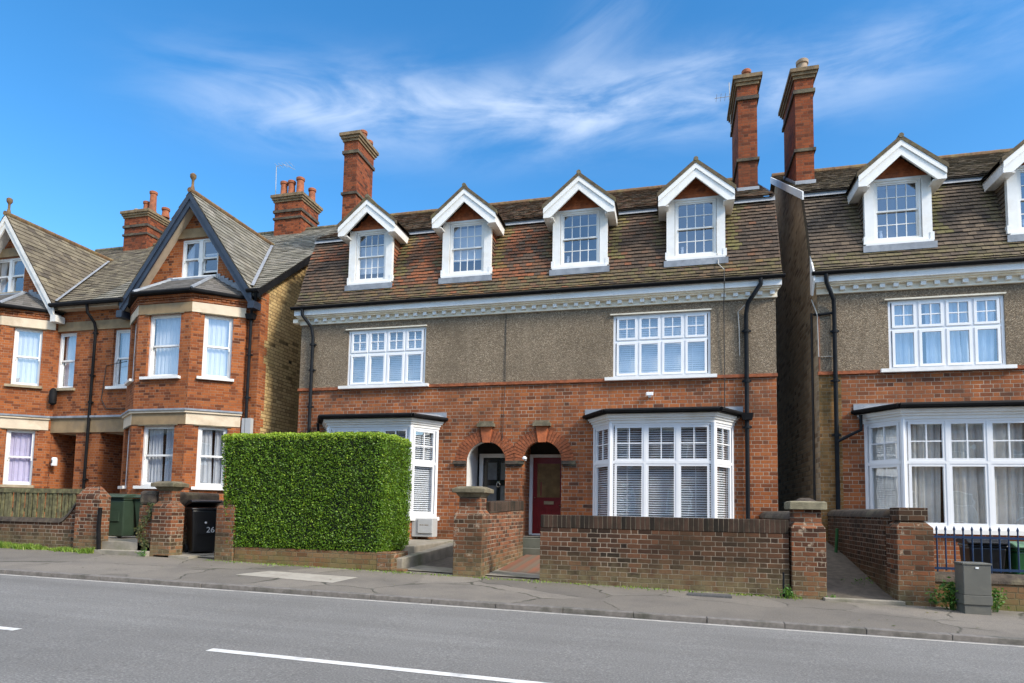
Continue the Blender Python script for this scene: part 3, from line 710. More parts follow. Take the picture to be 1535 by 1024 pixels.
    for sx in (-1, 1):
        fs = MB(); x_ = xc + sx * hw; i_ = xc + sx * ((x1 - x0) / 2 - .05)
        fs.box(min(x_, x_ - sx * .03), max(x_, x_ - sx * .03), yo + .08, 1.1, ze - .235, ze - .0)
        fs.box(min(x_ - sx * .03, i_), max(x_ - sx * .03, i_), yo + .08, 1.0, ze - .23, ze - .2)
        fs.build('soffit', 'white', d)
    fl = MB(); ya = roof_y(zs - .12) - .03
    fl.face([(x0 - .06, yf - .07, zs - .052), (x0 - .06, ya - .05, zs - .2), (x1 + .06, ya - .05, zs - .2), (x1 + .06, yf - .07, zs - .052)])
    fl.fbox(front(yf), x0 - .03, x1 + .03, -.02, .05, zs - .14, zs - .053)
    fl.build('lead_apron', 'lead', d)
    return d

def mansard_house(name, loc, label, x0, x1, dorm, tm, shade, wins, bays, chims, arches=(), with_doors=False, pipes=(), quoin=False, xr=None):
    H = thing(name, loc, label, 'house'); f = front(); ZS = 4.38
    def mk(mb, n, m, **k): return mb.build(n, m, H, **k)
    # lower wall
    ops = [(b[0] + .06, b[3] - .06, -.3, 3.42) for b in bays] + list(arches)
    arch_idx = range(len(bays), len(ops))
    w = MB(); wall(w, f, x0 if not quoin else x0 + .45, x1, -.6, ZS, ops, .16, 0, (), None, set(arch_idx)); mk(w, 'brick_wall', 'brick_main')
    if quoin: q = MB(); q.fquad(f, x0, x0 + .45, 0, -.6, ZS); mk(q, 'quoin', 'brick_quoin')
    u = MB(); wall(u, F((0, -.012, 0), (1, 0, 0), (0, -1, 0)), x0, x1, ZS + .03, 6.6, [(a, b, c, d) for a, b, c, d, k in wins], .1); mk(u, 'pebbledash_wall', 'pebble')
    MB().box(x0 - .02, x1 + .02, -.05, .02, ZS - .035, ZS + .035).build('string_course', 'archbrick', H)
    # gable end walls follow the roof
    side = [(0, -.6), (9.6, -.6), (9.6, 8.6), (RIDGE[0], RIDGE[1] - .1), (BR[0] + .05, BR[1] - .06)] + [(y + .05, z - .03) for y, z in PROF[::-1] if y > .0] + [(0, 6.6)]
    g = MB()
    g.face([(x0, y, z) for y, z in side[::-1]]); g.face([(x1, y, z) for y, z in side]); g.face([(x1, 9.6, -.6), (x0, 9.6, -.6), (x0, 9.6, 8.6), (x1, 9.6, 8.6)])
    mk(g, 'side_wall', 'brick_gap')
    # cornice with dentils
    c = MB(); c.box(x0 - .03, x1 + .03, -.07, -.013, 6.155, 6.185); c.box(x0 - .03, x1 + .03, -.055, -.013, 6.185, 6.3)
    c.box(x0 - .05, x1 + .05, -.15, -.0, 6.3, 6.335); c.box(x0 - .06, x1 + .06, -.2, -.0, 6.335, 6.37)
    k_ = mk(c, 'cornice', 'oldwhite')
    mb = MB(); mb.box(x0 - .1, x1 + .1, -.25, .0, 6.37, 6.55); mk(mb, 'fascia', 'white')
    dn = MB(); x = x0 + .18
    while x < x1 - .05: dn.box(x, x + .1, -.125, -.056, 6.215, 6.297); x += .262
    dn.each(6, 'dentil', 'white', k_)
    gt = MB(); poly = [(-.26, 6.52), (-.26, 6.585), (-.36, 6.585), (-.37, 6.555), (-.34, 6.515), (-.3, 6.505)]
    gt.extrude([(x0 - .16, y, z) for y, z in poly], (x1 - x0 + .32, 0, 0)); mk(gt, 'gutter', 'black')
    # tile slopes
    t = MB(); xa, xb = x0 - .12, (x1 + .12)
    def skip(p):
        return any(a + .12 < p.x < b - .12 and p.z > zs + .1 for a, b, zs, zh, dd in dorm)
    path = [(0, y, z) for y, z in PROF]
    tiles(t, path, (1, 0, 0), xa, xb, .106, .165, .037, .006, skip, shade)
    for (ya, za_), (yb, zb_) in zip(PROF, PROF[1:]): t.face([(xa, ya + .02, za_ - .012), (xb, ya + .02, za_ - .012), (xb, yb + .02, zb_ - .012), (xa, yb + .02, zb_ - .012)], 0, (.05, 0))
    for x, s_ in ((xa, 1), (xb, -1)):                 # verge edge
        P_ = [(x, y, z) for y, z in PROF] + [(x, y + .16, z - .06) for y, z in PROF[::-1]]
        t.face(P_ if s_ > 0 else P_[::-1], 0, (.25, .2))
    up = [(0, BR[0] - .13, BR[1] - .0), (0, RIDGE[0], RIDGE[1])]
    tiles(t, up, (1, 0, 0), xa, xb, .14, .165, .016, .005, None, lambda p, r: (.28 + .4 * r if tm == 'tile_main' else .4 + r * .6, (.05 + .3 * random.random())), edge=1.0)
    t.face([(xa, BR[0] - .16, BR[1] - .04), (xb, BR[0] - .16, BR[1] - .04), (xb, RIDGE[0], RIDGE[1] - .02), (xa, RIDGE[0], RIDGE[1] - .02)], 0, (.05, 0))
    t.face([(xb, RIDGE[0], RIDGE[1]), (xb, 10, 8.5), (xa, 10, 8.5), (xa, RIDGE[0], RIDGE[1])][::-1], 0, (.3, .1))
    rf = mk(t, 'roof', tm)
    fl = MB(); fl.face([(xa, .60, BR[1] - .15), (xb, .60, BR[1] - .15), (xb, .655, BR[1] - .02), (xa, .655, BR[1] - .02)]); fl.build('lead_flashing', 'leadpale', rf)
    rd = MB(); x = xa
    while x < xb: rd.tube([(x + .004, RIDGE[0], RIDGE[1] + .0), (min(x + .44, xb), RIDGE[0], RIDGE[1] + .005)], .1, 10); x += .44
    rd.build('ridge_tile', 'ridgeclay', rf)
    for args in chims: chim_flash(chimney(rf, **args), args['x0'], args['x1'], args['y0'], args['y1'])
    for a in dorm: dormer(H, a[0], a[1], a[2], a[3], a[4], tm)
    for a, b, c_, d, k in wins: casement(H, F((0, -.012, 0), (1, 0, 0), (0, -1, 0)), a, b, c_, d, 4, .42, k)
    for b in bays: bay(H, *b)
    # stop light leaking through
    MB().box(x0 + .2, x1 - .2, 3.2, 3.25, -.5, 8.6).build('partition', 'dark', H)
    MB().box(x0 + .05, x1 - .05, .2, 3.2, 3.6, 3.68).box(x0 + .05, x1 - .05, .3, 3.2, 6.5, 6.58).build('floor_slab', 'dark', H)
    return H

def moss_main(dorm, tint):
    def sh(p, r):
        ms = 0.0
        for a, b, zs, zh, dd in dorm:
            w = .12 + .12 * math.sin(p.z * 3)
            if b + .04 < p.x < b + .26 + w and p.z > zs + .1: ms = max(ms, random.uniform(.45, .95))
            if a - .28 < p.x < a and p.z > zs + .3: ms = max(ms, random.uniform(.1, .45))
        if p.z < 7.0: ms = max(ms, random.uniform(0, .55))
        return tint(p, r), ms
    return sh
D1 = [(-8.44, -7.17, 7.24, 8.68, 'pale'), (-5.75, -4.43, 7.24, 8.68, 'half'), (-2.83, -1.47, 7.24, 8.68, 'vase'), (-.07, 1.26, 7.24, 8.68, 'vase')]
def tint1(p, r):      # the left half keeps its orange clay tiles, browner to the right
    o = math.exp(-((p.x + 5.1) / 2.6) ** 2) * (.5 if p.z > 6.95 else .28) + (.35 if p.x < -8.6 and p.z > 8 else 0)
    if random.random() < .06: o += .18
    return min(1, .1 + r * .4 + o * (.6 + .4 * r))
ARL, ARR = (-4.93, -3.93, .3, 2.93), (-3.5, -2.53, .3, 2.93)
BAYR = (-1.77, -1.30, .94, 1.41, .7); BAYL = (-8.9, -8.42, -6.16, -5.70, .7)
main = mansard_house('semi_detached_house', (-3.7, 0, 0), 'red brick and pebbledash house pair with four white gabled dormers and twin arched doorways', -9.77, 2.33,
    D1, 'tile_main', moss_main(D1, tint1),
    [(-8.34, -6.12, 4.43, 5.95, 'blind_shut'), (-1.31, .92, 4.43, 5.95, 'blind_shut')],
    [(*BAYL, 'blind_open', 'blind_open'), (*BAYR, 'blind_open', 'blind_open')],
    [dict(x0=-9.87, x1=-9.42, y0=2, y1=3.05, z0=9.0, z1=12.92, pots=[(-9.68, 2.3, .11, .16, 'terracotta'), (-9.6, 2.65, .12, .42, 'terracotta'), (-9.55, 2.98, .11, .28, 'terracotta')], zb=10.9),
     dict(x0=1.77, x1=2.25, y0=2, y1=3.6, z0=9.2, z1=12.95, pots=[(2.02, 2.25, .11, .3, 'terracotta'), (2.0, 2.75, .11, .24, 'terracotta'), (1.98, 3.2, .11, .2, 'terracotta')], zb=10.55)],
    arches=(ARL, ARR))

def main_extras(H):
    f = front()
    # brick arches, keystones, imposts
    for (a, b, c, d), nm in ((ARL, 0), (ARR, 1)):
        r = (b - a) / 2; uc = (a + b) / 2; zs = d - r; mb = MB(); n = 26; ro = r + .3
        for i in range(n):
            t0, t1 = math.pi * i / n + .012, math.pi * (i + 1) / n - .012
            if abs((t0 + t1) / 2 - math.pi / 2) < .12: continue
            o = .012 + random.uniform(0, .006)
            q = [(uc - rr * math.cos(t), zs + rr * math.sin(t)) for rr, t in ((r, t0), (r, t1), (ro, t1), (ro, t0))]
            if nm == 0: q = [(min(u, -3.72), z) for u, z in q]
            else: q = [(max(u, -3.708), z) for u, z in q]
            mb.extrude([f.pt(u, -.01, z) for u, z in q], (0, -o - .01, 0))
        A = mb.build('brick_arch', 'archbrick', H)
        k = MB(); k.extrude([f.pt(uc + s * w, -.02, z) for s, w, z in ((-1, .09, d - .03), (1, .09, d - .03), (1, .15, d + .36), (-1, .15, d + .36))], (0, -.075, 0)); k.build('keystone', 'gabletile', A)
        MB().box(uc - .22, uc + .22, -.14, .01, d + .36, d + .44).box(uc - .18, uc + .18, -.11, .01, d + .44, d + .5).build('keystone_cap', 'capstone', A)
    im = MB(); zs = 2.43
    for a, b in ((-5.28, -4.94), (-3.92, -3.51), (-2.52, -2.18)): im.box(a, b + (.05 if a == -3.92 else 0), -.09, .05, zs - .07, zs + .015).box(a + .03, b - .0, -.05, .05, zs - .12, zs - .07)
    im.each(12, 'impost', 'coping', H)
    # porches
    for (a, b, c, d), nm in ((ARL, 'l'), (ARR, 'r')):
        p = MB(); zf = .6; yb = .92
        lm = 1 if nm == 'l' else 0
        p.face([(a, .16, zf), (a, yb, zf), (a, yb, 3.1), (a, .16, 3.1)], lm); p.face([(b + .0, .16, zf), (b, .16, 3.1), (b, yb, 3.1), (b, yb, zf)], 0)
        p.face([(a, .0, zf), (b, .0, zf), (b, yb + .4, zf), (a, yb + .4, zf)], 2); p.face([(a, .16, 3.1), (a, yb, 3.1), (b, yb, 3.1), (b, .16, 3.1)], 1)
        p.face([(a, yb + .06, zf), (b + .2, yb + .06, zf), (b + .2, yb + .06, 3.1), (a, yb + .06, 3.1)], 3)
        p.build('porch', ['brick_main', 'white', 'concrete', 'dark'], H)
        if nm == 'l':     # white painted reveal on the left jamb and arch
            r = (b - a) / 2; uc = (a + b) / 2; w = MB(); zs = d - r
            pts = [(a + .004, zf)] + [(uc - (r - .004) * math.cos(math.pi * i / 18), zs + (r - .004) * math.sin(math.pi * i / 18)) for i in range(0, 12)]
            for p0, p1 in zip(pts, pts[1:]): w.face([f.pt(p0[0], .002, p0[1]), f.pt(p0[0], -.17, p0[1]), f.pt(p1[0], -.17, p1[1]), f.pt(p1[0], .002, p1[1])])
            w.build('painted_reveal', 'white', H)
    # doors
    g = front(.9)
    a, b = -4.76, -3.93; z0, z1 = .62, 2.6
    fr = MB().fbox(g, a - .1, a, -.06, .05, z0, z1 + .1).fbox(g, b, b + .1, -.06, .05, z0, z1 + .1).fbox(g, a, b, -.06, .048, z1, z1 + .1)
    dr = MB().fbox(g, a, b, -.05, -.005, z0, z1)
    D = dr.build('front_door', 'blackdoor', H); D['label'] = 'black part-glazed front door'
    fr.build('door_frame', 'white', D)
    pn = MB()
    for i, (u0, u1) in enumerate(((a + .12, a + .37), (a + .47, a + .72))):
        for zz0, zz1 in ((z0 + .55, z0 + 1.25), (z0 + 1.4, z0 + 1.85)): pn.fquad(g, u0, u1, 0.002, zz0, zz1)
    pn.build('glazed_panel', 'greyglass', D)
    ml = MB()
    for u0, u1 in ((a + .09, a + .4), (a + .44, a + .75)):
        for zz0, zz1 in ((z0 + .52, z0 + 1.28), (z0 + 1.37, z0 + 1.88)): ml.frame(g, u0, u1, -.006, .012, zz0, zz1, .03)
    ml.build('moulding', 'blackdoor', D)
    kn = MB().tube([g.pt(a + .42 + .05 * math.cos(t * .5), .03, z0 + 1.27 + .06 * math.sin(t * .5)) for t in range(13)], .012, 6).fbox(g, a + .38, a + .46, -.005, .03, z0 + 1.31, z0 + 1.36)
    kn.build('knocker', 'chrome', D)
    MB().fbox(g, a + .03, a + .06, -.005, .04, z0 + .95, z0 + 1.2).build('door_handle', 'black', D)
    MB().fbox(g, a + .3, a + .55, -.004, .02, z0 + .48, z0 + .51).build('letterbox', 'chrome', D)
    a, b = -3.42, -2.6
    D = MB().fbox(g, a, b, -.05, -.005, z0, z1).build('front_door', 'redpaint', H); D['label'] = 'dark red front door with amber glass upper half'
    MB().fbox(g, a - .09, a, -.06, .05, z0, z1 + .08).fbox(g, b, b + .1, -.06, .05, z0, z1 + .08).fbox(g, a, b, -.06, .048, z1, z1 + .08).fbox(g, a, b, -.05, .03, z0 - .01, z0 + .03).build('door_frame', 'white', D)
    MB().fquad(g, a + .11, b - .11, .002, z0 + .95, z1 - .15).build('glazed_panel', 'amber', D)
    MB().frame(g, a + .09, b - .09, -.006, .014, z0 + .93, z1 - .13, .025).fbox(g, a + .2, a + .23, .0, .01, z0 + 1.0, z0 + 1.35).build('moulding', 'redpaint', D)
    MB().frame(g, a + .1, a + .38, -.006, .016, z0 + .15, z0 + .7, .035).frame(g, a + .45, a + .73, -.006, .016, z0 + .15, z0 + .7, .035).build('door_panel', 'redpaint', D)
    MB().fbox(g, a + .3, a + .55, -.004, .02, z0 + .78, z0 + .86).build('letterbox', 'brass', D)
    MB().lathe(g.pt(a + .06, .03, z0 + .95), [(.0, -.02), (.025, 0), (.0, .02)], 8).lathe(g.pt(b - .1, .03, z0 + .75), [(.0, -.02), (.04, 0), (.0, .02)], 8).build('door_handle', 'brass', D)
    # rain goods
    downpipe(H, [(1.98, -.31, 6.52), (1.98, -.31, 6.4), (1.72, -.16, 6.02), (1.69, -.08, 5.8), (1.69, -.08, 3.62), (1.69, -.08, .2)], .05, 'pipe', [(1.69, -.08, z) for z in (5.4, 4.25, 3.2)])
    hopper(H, 1.69, -.1, 3.46)
    downpipe(H, [(1.47, -.12, 3.43), (1.55, -.1, 3.5), (1.69, -.1, 3.42)], .035, 'pipe', name='branch_pipe')
    downpipe(H, [(-9.6, -.31, 6.52), (-9.58, -.3, 6.36), (-9.4, -.12, 6.06), (-9.37, -.08, 5.8), (-9.37, -.08, .2)], .045, 'pipe', [(-9.37, -.08, z) for z in (5.6, 4.9, 3.9)])
    downpipe(H, [(-8.98, -.3, 3.42), (-9.0, -.2, 3.15), (-9.2, -.1, 2.95), (-9.37, -.08, 2.85)], .035, 'pipe', name='branch_pipe')
    # cables
    MB().tube([(-3.98, -.02, 6.15), (-3.97, -.03, 4.4), (-4.02, -.02, 2.95)], .008, 6).build('cable', 'cable', H)
    MB().tube([(1.2, -.33, 6.75), (1.2, -.38, 6.5), (1.21, -.08, 6.05), (1.22, -.04, 4.4), (1.21, -.02, .4)], .011, 6).build('cable', 'cable', H)
    MB().tube([(1.05, .2, 7.75), (1.1, -.1, 7.0), (1.2, -.4, 6.75)], .01, 6).build('cable', 'palecable', H)
    MB().tube([(1.66, -.12, 6.0), (1.52, -.05, 5.86), (1.54, -.05, 5.5), (1.55, -.04, 4.85)], .012, 6).build('cable', 'palecable', H)
    MB().box(-9.95, -9.81, -.16, .02, 6.2, 6.3).build('cornice_return', 'oldwhite', H)
    # steps up to the red door
    MB().box(-3.52, -2.3, -.75, -.42, -.1, .36).box(-3.46, -2.4, -.42, .02, -.1, .58).each(6, 'doorstep', 'stepstone', H)
    MB().box(-5.0, -3.86, -.5, .02, -.1, .5).each(6, 'doorstep', 'stepstone', H)
main_extras(main)

D2 = [(4.2, 5.52, 7.24, 8.68, 'vase'), (6.93, 8.25, 7.24, 8.68, 'vase')]
def tint2(p, r): return .12 + .72 * r + 0
right = mansard_house('brick_house', (6, 0, 0), 'right-hand pebbledash and brick house cut off by the frame, beyond the narrow dark side passage', 3.2, 9.6,
    D2, 'tile_brown', moss_main(D2, tint2), [(4.6, 6.78, 4.42, 5.94, 'drapes_blue')], [(4.08, 4.6, 6.9, 7.4, .7, 'drapes', 'drapes')],
    [dict(x0=3.22, x1=3.66, y0=2.2, y1=3.85, z0=9.2, z1=13.05, pots=[(3.47, 2.5, .14, .42, 'potbuff'), (3.45, 3.1, .12, .2, 'terracotta'), (3.42, 3.6, .11, .18, 'terracotta')], zb=10.75)], quoin=True)
def right_extras(H):
    # white verge board up the upper slope, and the boxed eaves end
    d = V((0, RIDGE[0] - BR[0] + .16, RIDGE[1] - BR[1] + .02)); a = V((3.07, BR[0] - .18, BR[1] - .03))
    MB().extrude([a, a + V((0, 0, -.2)), a + d + V((0, 0, -.2)), a + d], (-.035, 0, 0)).build('verge_board', 'white', H)
    MB().extrude([(3.1, .05, 7.1), (3.1, -.3, 6.58), (3.1, -.3, 6.4), (3.1, -.1, 6.12), (3.1, .06, 6.2)], (-.03, 0, 0)).build('eaves_box', 'white', H)
    downpipe(H, [(3.32, -.31, 6.52), (3.33, -.3, 6.33), (3.5, -.13, 6.0), (3.52, -.08, 5.8), (3.52, -.08, .4)], .045, 'pipe', [(3.52, -.08, z) for z in (5.3, 4.2, 3.0)])
    downpipe(H, [(3.98, -.16, 3.42), (3.98, -.16, 3.1), (3.75, -.12, 2.98), (3.52, -.09, 2.85)], .035, 'pipe', name='branch_pipe')
    MB().tube([(3.52, -.07, 5.72), (3.22, -.05, 5.7), (3.15, .1, 5.75)], .03, 8).build('waste_pipe', 'pipe', H)
    MB().tube([(3.1, .1, 6.1), (3.19, -.03, 5.7), (3.2, -.04, 4.75), (3.5, -.04, 4.75)], .013, 6).build('cable', 'palecable', H)
    MB().tube([(3.18, .5, 5.9), (3.18, .5, .5)], .03, 8).build('downpipe', 'cable', H)
    MB().tube([(3.21, -.03, 5.7), (3.21, -.03, 4.4)], .018, 6).build('conduit', 'rust', H)
    MB().box(6.0, 6.7, 3.35, 3.75, 10.72, 10.8).box(6.05, 6.4, 3.0, 3.4, 10.5, 10.56).build('roof_hatch', 'white', H)
    MB().box(6.62, 6.9, 6.0, 6.4, 10.9, 12.25).box(7.2, 7.5, 6.2, 6.5, 10.9, 12.05).build('rear_chimney', 'brick_chim', H)
right_extras(right)

# ------------------------------------------------------------------ Victorian terrace pair
EAVE = (-.34, 7.16); VS = .87     # slope of main roof, from the eave
VR = (5.0, EAVE[1] + (5.0 - EAVE[0]) * .8)
def vic(name, loc, label, xl, xr, mir, colours):
    """one gabled terraced house between xl and xr; built with the bay to the right, mirrored when mir"""
    H = thing(name, loc, label, 'house'); ax = -16.82
    def X(x): return 2 * ax - x if mir else x
    def S(a, b): return (min(X(a), X(b)), max(X(a), X(b)))
    def bx(mb, a, b, y0, y1, z0, z1, m=0): a, b = S(a, b); return mb.box(a, b, y0, y1, z0, z1, m)
    def pl(pts): return pts[::-1] if mir else pts
    f = front(); barge, bmat, soff = colours[:3]
    gx = -13.38; rise = 1.41; za = 10.02
    # main wall, then gable
    ops = [(*S(-16.38, -15.46), -.2, 3.3), (*S(-16.12, -15.42), 4.66, 6.4), (*S(-15.35, -11.55), -.3, 6.9)]
    w = MB(); a, b = S(-16.82, -11.12); wall(w, f, a, b, -.6, 7.2, ops, .14)
    g0, g1 = S(gx - 2.05, gx + 2.05)
    gc = X(gx); gw = S(-13.86, -12.6)
    wall(w, F((0, 0, 0), (1, 0, 0), (0, -1, 0)), g0, g1, 7.2, za, [(*gw, 7.78, 8.95)], .12, 0, [(rise, 1, za - .12 + rise * gc), (-rise, 1, za - .12 - rise * gc)])
    w.build('brick_wall', 'brick_vic', H)
    sw = MB(); xe = X(-11.1)
    pts = [(0, -.6), (9.6, -.6), (9.6, 7.2), (VR[0], VR[1] - .08), (-.0, EAVE[1] + .2)]
    P_ = [(xe, y, z) for y, z in pts]; sw.face(P_ if not mir else P_[::-1]); sw.face([(X(-11.1), 9.6, -.6), (X(-16.82), 9.6, -.6), (X(-16.82), 9.6, 7.2), (X(-11.1), 9.6, 7.2)])
    sw.build('side_wall', 'brick_yellow', H)
    q = MB(); z = -.4
    while z < 7.1: q.box(xe - .05, xe + .006, -.004, (.34 if int(z * 10) % 4 else .22), z, z + .225, 0); z += .225
    q.build('quoin', 'brick_vic', H)
    # stone bands on the flat wall
    st = MB(); bx(st, -16.82, -15.32, -.03, .02, 6.42, 6.7); bx(st, -16.82, -15.32, -.035, .02, 3.3, 3.7)
    st.each(6, 'stone_band', 'brownstone', H)
    ld = MB(); bx(ld, -16.82, -15.3, -.09, .02, 3.74, 3.8); bx(ld, -16.82, -15.3, -.06, .02, 3.7, 3.74, 1); ld.build('ledge', ['lead', 'brownstone'], H)
    # canted bay, two storeys
    p = .9; B = [(-15.42, -.1), (-14.33, -p), (-12.58, -p), (-11.5, -.1)]; B = [(X(x), y) for x, y in B]
    if mir: B = B[::-1]
    fs = [facet(B[0], B[1]), facet(B[1], B[2]), facet(B[2], B[3])]
    def mid(L, w_): return ((L - w_) / 2, (L + w_) / 2)
    by = MB(); W = [.72, 1.06, .72]; wi = []
    for (fc, L), ww in zip(fs, W):
        u0, u1 = mid(L, ww); o = [(u0, u1, 1.7, 3.36), (u0, u1, 4.68, 6.44)]; wi.append((fc, u0, u1))
        wall(by, fc, 0, L, -.6, 6.98, o, .13)
    for x, s_ in ((B[0][0], -1), (B[3][0], 1)):
        P_ = [(x, -.1, -.6), (x, .0, -.6), (x, .0, 6.98), (x, -.1, 6.98)]; by.face(P_ if s_ > 0 else P_[::-1])
    bw = by.build('bay', 'brick_vic', H)
    def band(mb, e, z0, z1, m=0):
        for k, (fc, L) in enumerate(fs): mb.fbox(fc, -e * .4, L + e * .4, -.02, e, z0, z1, m)
    for k, (fc, L) in enumerate(fs):
        m_ = colours[3] if k == 1 else 'cream'
        MB().fbox(fc, -.0, L + .0, -.02, .022, 6.45, 6.72).build('stone_lintel', m_, bw); MB().fbox(fc, 0, L, -.02, .022, 3.37, 3.68).build('stone_lintel', m_, bw)
        wm = mid(L, W[k]); d_ = MB()
        for z in (3.37, 6.45): d_.fbox(fc, wm[0] - .1, wm[1] + .1, .0, .035, z - .03, z + .0)
        d_.each(6, 'hood', 'capstone', bw)
    lg = MB(); band(lg, .1, 3.74, 3.79); band(lg, .07, 3.68, 3.74, 1); lg.build('ledge', ['lead', 'cream'], bw)
    cr = MB()
    for k, (fc, L) in enumerate(fs):
        cr.fbox(fc, 0, L, -.02, .03, 6.74, 6.8); u = .04
        while u < L - .1: cr.fbox(fc, u, u + .09, -.02, .05, 6.82, 6.86); cr.fbox(fc, u + .11, u + .2, -.02, .03, 6.82, 6.86); u += .23
        cr.fbox(fc, -.02, L + .02, -.02, .06, 6.88, 6.95)
    cr.build('brick_cornice', 'brick_vic', bw)
    # bay roof
    e = .16; out = [(B[0][0] - e, .0), (B[1][0] - e * .5, -p - e), (B[2][0] + e * .5, -p - e), (B[3][0] + e, .0)]
    top = [(gc - .75, .0, 7.72), (gc - .72, -.12, 7.7), (gc + .72, -.12, 7.7), (gc + .75, .0, 7.72)]
    br = MB()
    for i in range(3):
        a0, a1 = V((*out[i], 7.03)), V((*out[i + 1], 7.03)); b0, b1 = V(top[i]), V(top[i + 1]); n = 7
        for r_ in range(n):
            t0, t1 = r_ / n, (r_ + 1) / n; L0, R0, L1, R1 = a0.lerp(b0, t0), a1.lerp(b1, t0), a0.lerp(b0, t1), a1.lerp(b1, t1)
            m_ = 8 if i == 1 else 6
            for c_ in range(m_):
                u0, u1 = c_ / m_, (c_ + 1) / m_; o = V((0, 0, .018 + random.uniform(0, .006)))
                uv = (random.random(), .1)
                br.face([L0.lerp(R0, u0) + o, L0.lerp(R0, u1) + o, L1.lerp(R1, u1), L1.lerp(R1, u0)], 0, uv); br.face([L0.lerp(R0, u0) - o, L0.lerp(R0, u1) - o, L0.lerp(R0, u1) + o, L0.lerp(R0, u0) + o], 0, uv)
    R_ = br.build('bay_roof', 'slate_dark', bw)
    hp = MB()
    for i in (1, 2): hp.tube([V((*out[i], 7.06)), V(top[i]) + V((0, 0, .01))], .05, 6)
    hp.box(gc - .8, gc + .8, -.14, .0, 7.69, 7.74); hp.build('lead_hip', 'lead', R_)
    for s_, o_, t_ in ((1, out[3], top[3]), (-1, out[0], top[0])):
        fl = MB(); a0, b0 = V((o_[0], -.02, 7.1)), V((t_[0], -.02, 7.76)); n = 9
        for i in range(n):
            q0, q1 = a0.lerp(b0, i / n), a0.lerp(b0, (i + 1) / n)
            fl.box(min(q0.x, q1.x), max(q0.x, q1.x), -.03, .0, min(q0.z, q1.z) - .05, max(q0.z, q1.z) + .07)
        fl.build('stepped_flashing', 'lead', R_)
    gt = MB()
    for i in range(3):
        a0, b0 = V((*out[i], 7.0)), V((*out[i + 1], 7.0)); d = (b0 - a0).normalized(); nn = V((d.y, -d.x, 0))
        gt.tube([a0 + nn * .03, b0 + nn * .03], .055, 8)
    gt.extrude([(q[0], q[1], 6.95) for q in out], (0, 0, .06))
    gt.build('bay_gutter', 'black', R_)
    # windows
    dr = colours[4]
    for k, (fc, u0, u1) in enumerate(wi):
        sash_window(bw, fc, u0, u1, 1.7, 3.36, n=-.1, dres=dr[0], sill=(.08, .09, .08, 'white' if not mir else 'sill'))
        sash_window(bw, fc, u0, u1, 4.68, 6.44, n=-.1, dres=dr[1] if k != 2 else dr[2], sill=(.1, .1, .07, 'white' if not mir else 'sill'))
    sash_window(H, f, *S(-16.12, -15.42), 4.66, 6.4, n=-.1, dres='net', sill=(.1, .09, .08, 'sill' if mir else 'white'))
    # gable window: two sashes side by side
    m0, m1 = gw; mm = (m0 + m1) / 2
    wA = sash_window(H, f, m0, mm, 7.78, 8.95, n=-.06, dres='half_left', sill=None, name='gable_window')
    wB = sash_window(H, f, mm, m1, 7.78, 8.95, n=-.06, dres=None, sill=None, name='gable_window', opened=0.0 if mir else .12)
    MB().box(m0 - .16, m1 + .04, -.12, .02, 7.7, 7.78).build('sill', 'sill' if mir else 'white', wA)
    MB().extrude([(gc - .7, -.03, 8.98), (gc + .7, -.03, 8.98), (gc + .48, -.03, 9.26), (gc - .48, -.03, 9.26)], (0, .05, 0)).build('stone_lintel', 'brownstone', H)
    # roofs: main slope both sides of the gable, gable slopes
    sl = colours[5]
    def zg(x): return za + .22 - rise * abs(x - gc)
    t = MB(); ra, rb = S(-16.82, -10.95)
    tiles(t, [(0, EAVE[0], EAVE[1]), (0, VR[0], VR[1])], (1, 0, 0), ra, rb, .2, .28, .026, .005, lambda p_: p_.z < zg(p_.x) - .16, lambda c, r: (r, .25 * random.random()))
    t.face([(rb, VR[0], VR[1]), (rb, 10, 7.1), (ra, 10, 7.1), (ra, VR[0], VR[1])][::-1], 0, (.3, 0))
    rf = t.build('roof', 'slate_old' if mir else 'slate', H)
    t = MB(); yb = 4.3; hw = 2.28; yo = -.37
    for s_ in (-1, 1):
        tip = V((gc + s_ * hw, 0, za + .2 - rise * hw)); tp = V((gc, 0, za + .2))
        def sk(p_): return p_.y > .2 and p_.z < EAVE[1] + (p_.y - EAVE[0]) * .8 - .25
        tiles(t, [tip, tp], (0, 1, 0), yo, yb, .2, .28, .026, .005, sk, lambda c, r: (r * .9, .2 * random.random()))
        t.face([tip + V((0, yo, -.02)), tp + V((0, yo, -.02)), tp + V((0, .3, -.02)), tip + V((0, .3, -.02))], 0, (.1, 0))
    gr = t.build('gable_roof', sl, H)
    rd = MB(); y = yo - .02
    while y < 4.0: rd.tube([(gc, y, za + .22), (gc, y + .4, za + .225)], .075, 8); y += .41
    rd.build('ridge_tile', 'ridgeclay', gr)
    rd = MB(); x = ra
    while x < rb - .1: rd.tube([(x, VR[0], VR[1]), (min(rb, x + .4), VR[0], VR[1] + .005)], .09, 8); x += .41
    rd.build('ridge_tile', 'capstone', rf)
    MB().lathe((gc, yo + .1, za + .26), [(.06, 0), (.05, .1), (.035, .13), (.035, .3), (.05, .32), (.085, .38), (.085, .46), (.04, .5)], 10).build('finial', 'ridgeclay', gr, True)
    for s_ in (-1, 1):       # valley leads
        pts = []; vl = MB()
        for i in range(9):
            y = -.25 + i * .5; zr = EAVE[1] + (y - EAVE[0]) * .8; x = gc + s_ * (za + .2 - zr) / rise
            if zr > za + .2: break
            pts.append(V((x, y, zr + .045)))
        for a0, b0 in zip(pts, pts[1:]):
            vl.face([a0 + V((-.02 * s_, .0, .06)), b0 + V((-.02 * s_, 0, .06)), b0 + V((.11 * s_, -.03, .02)), a0 + V((.11 * s_, -.03, .02))])
        vl.build('valley_lead', 'leadpale', gr)
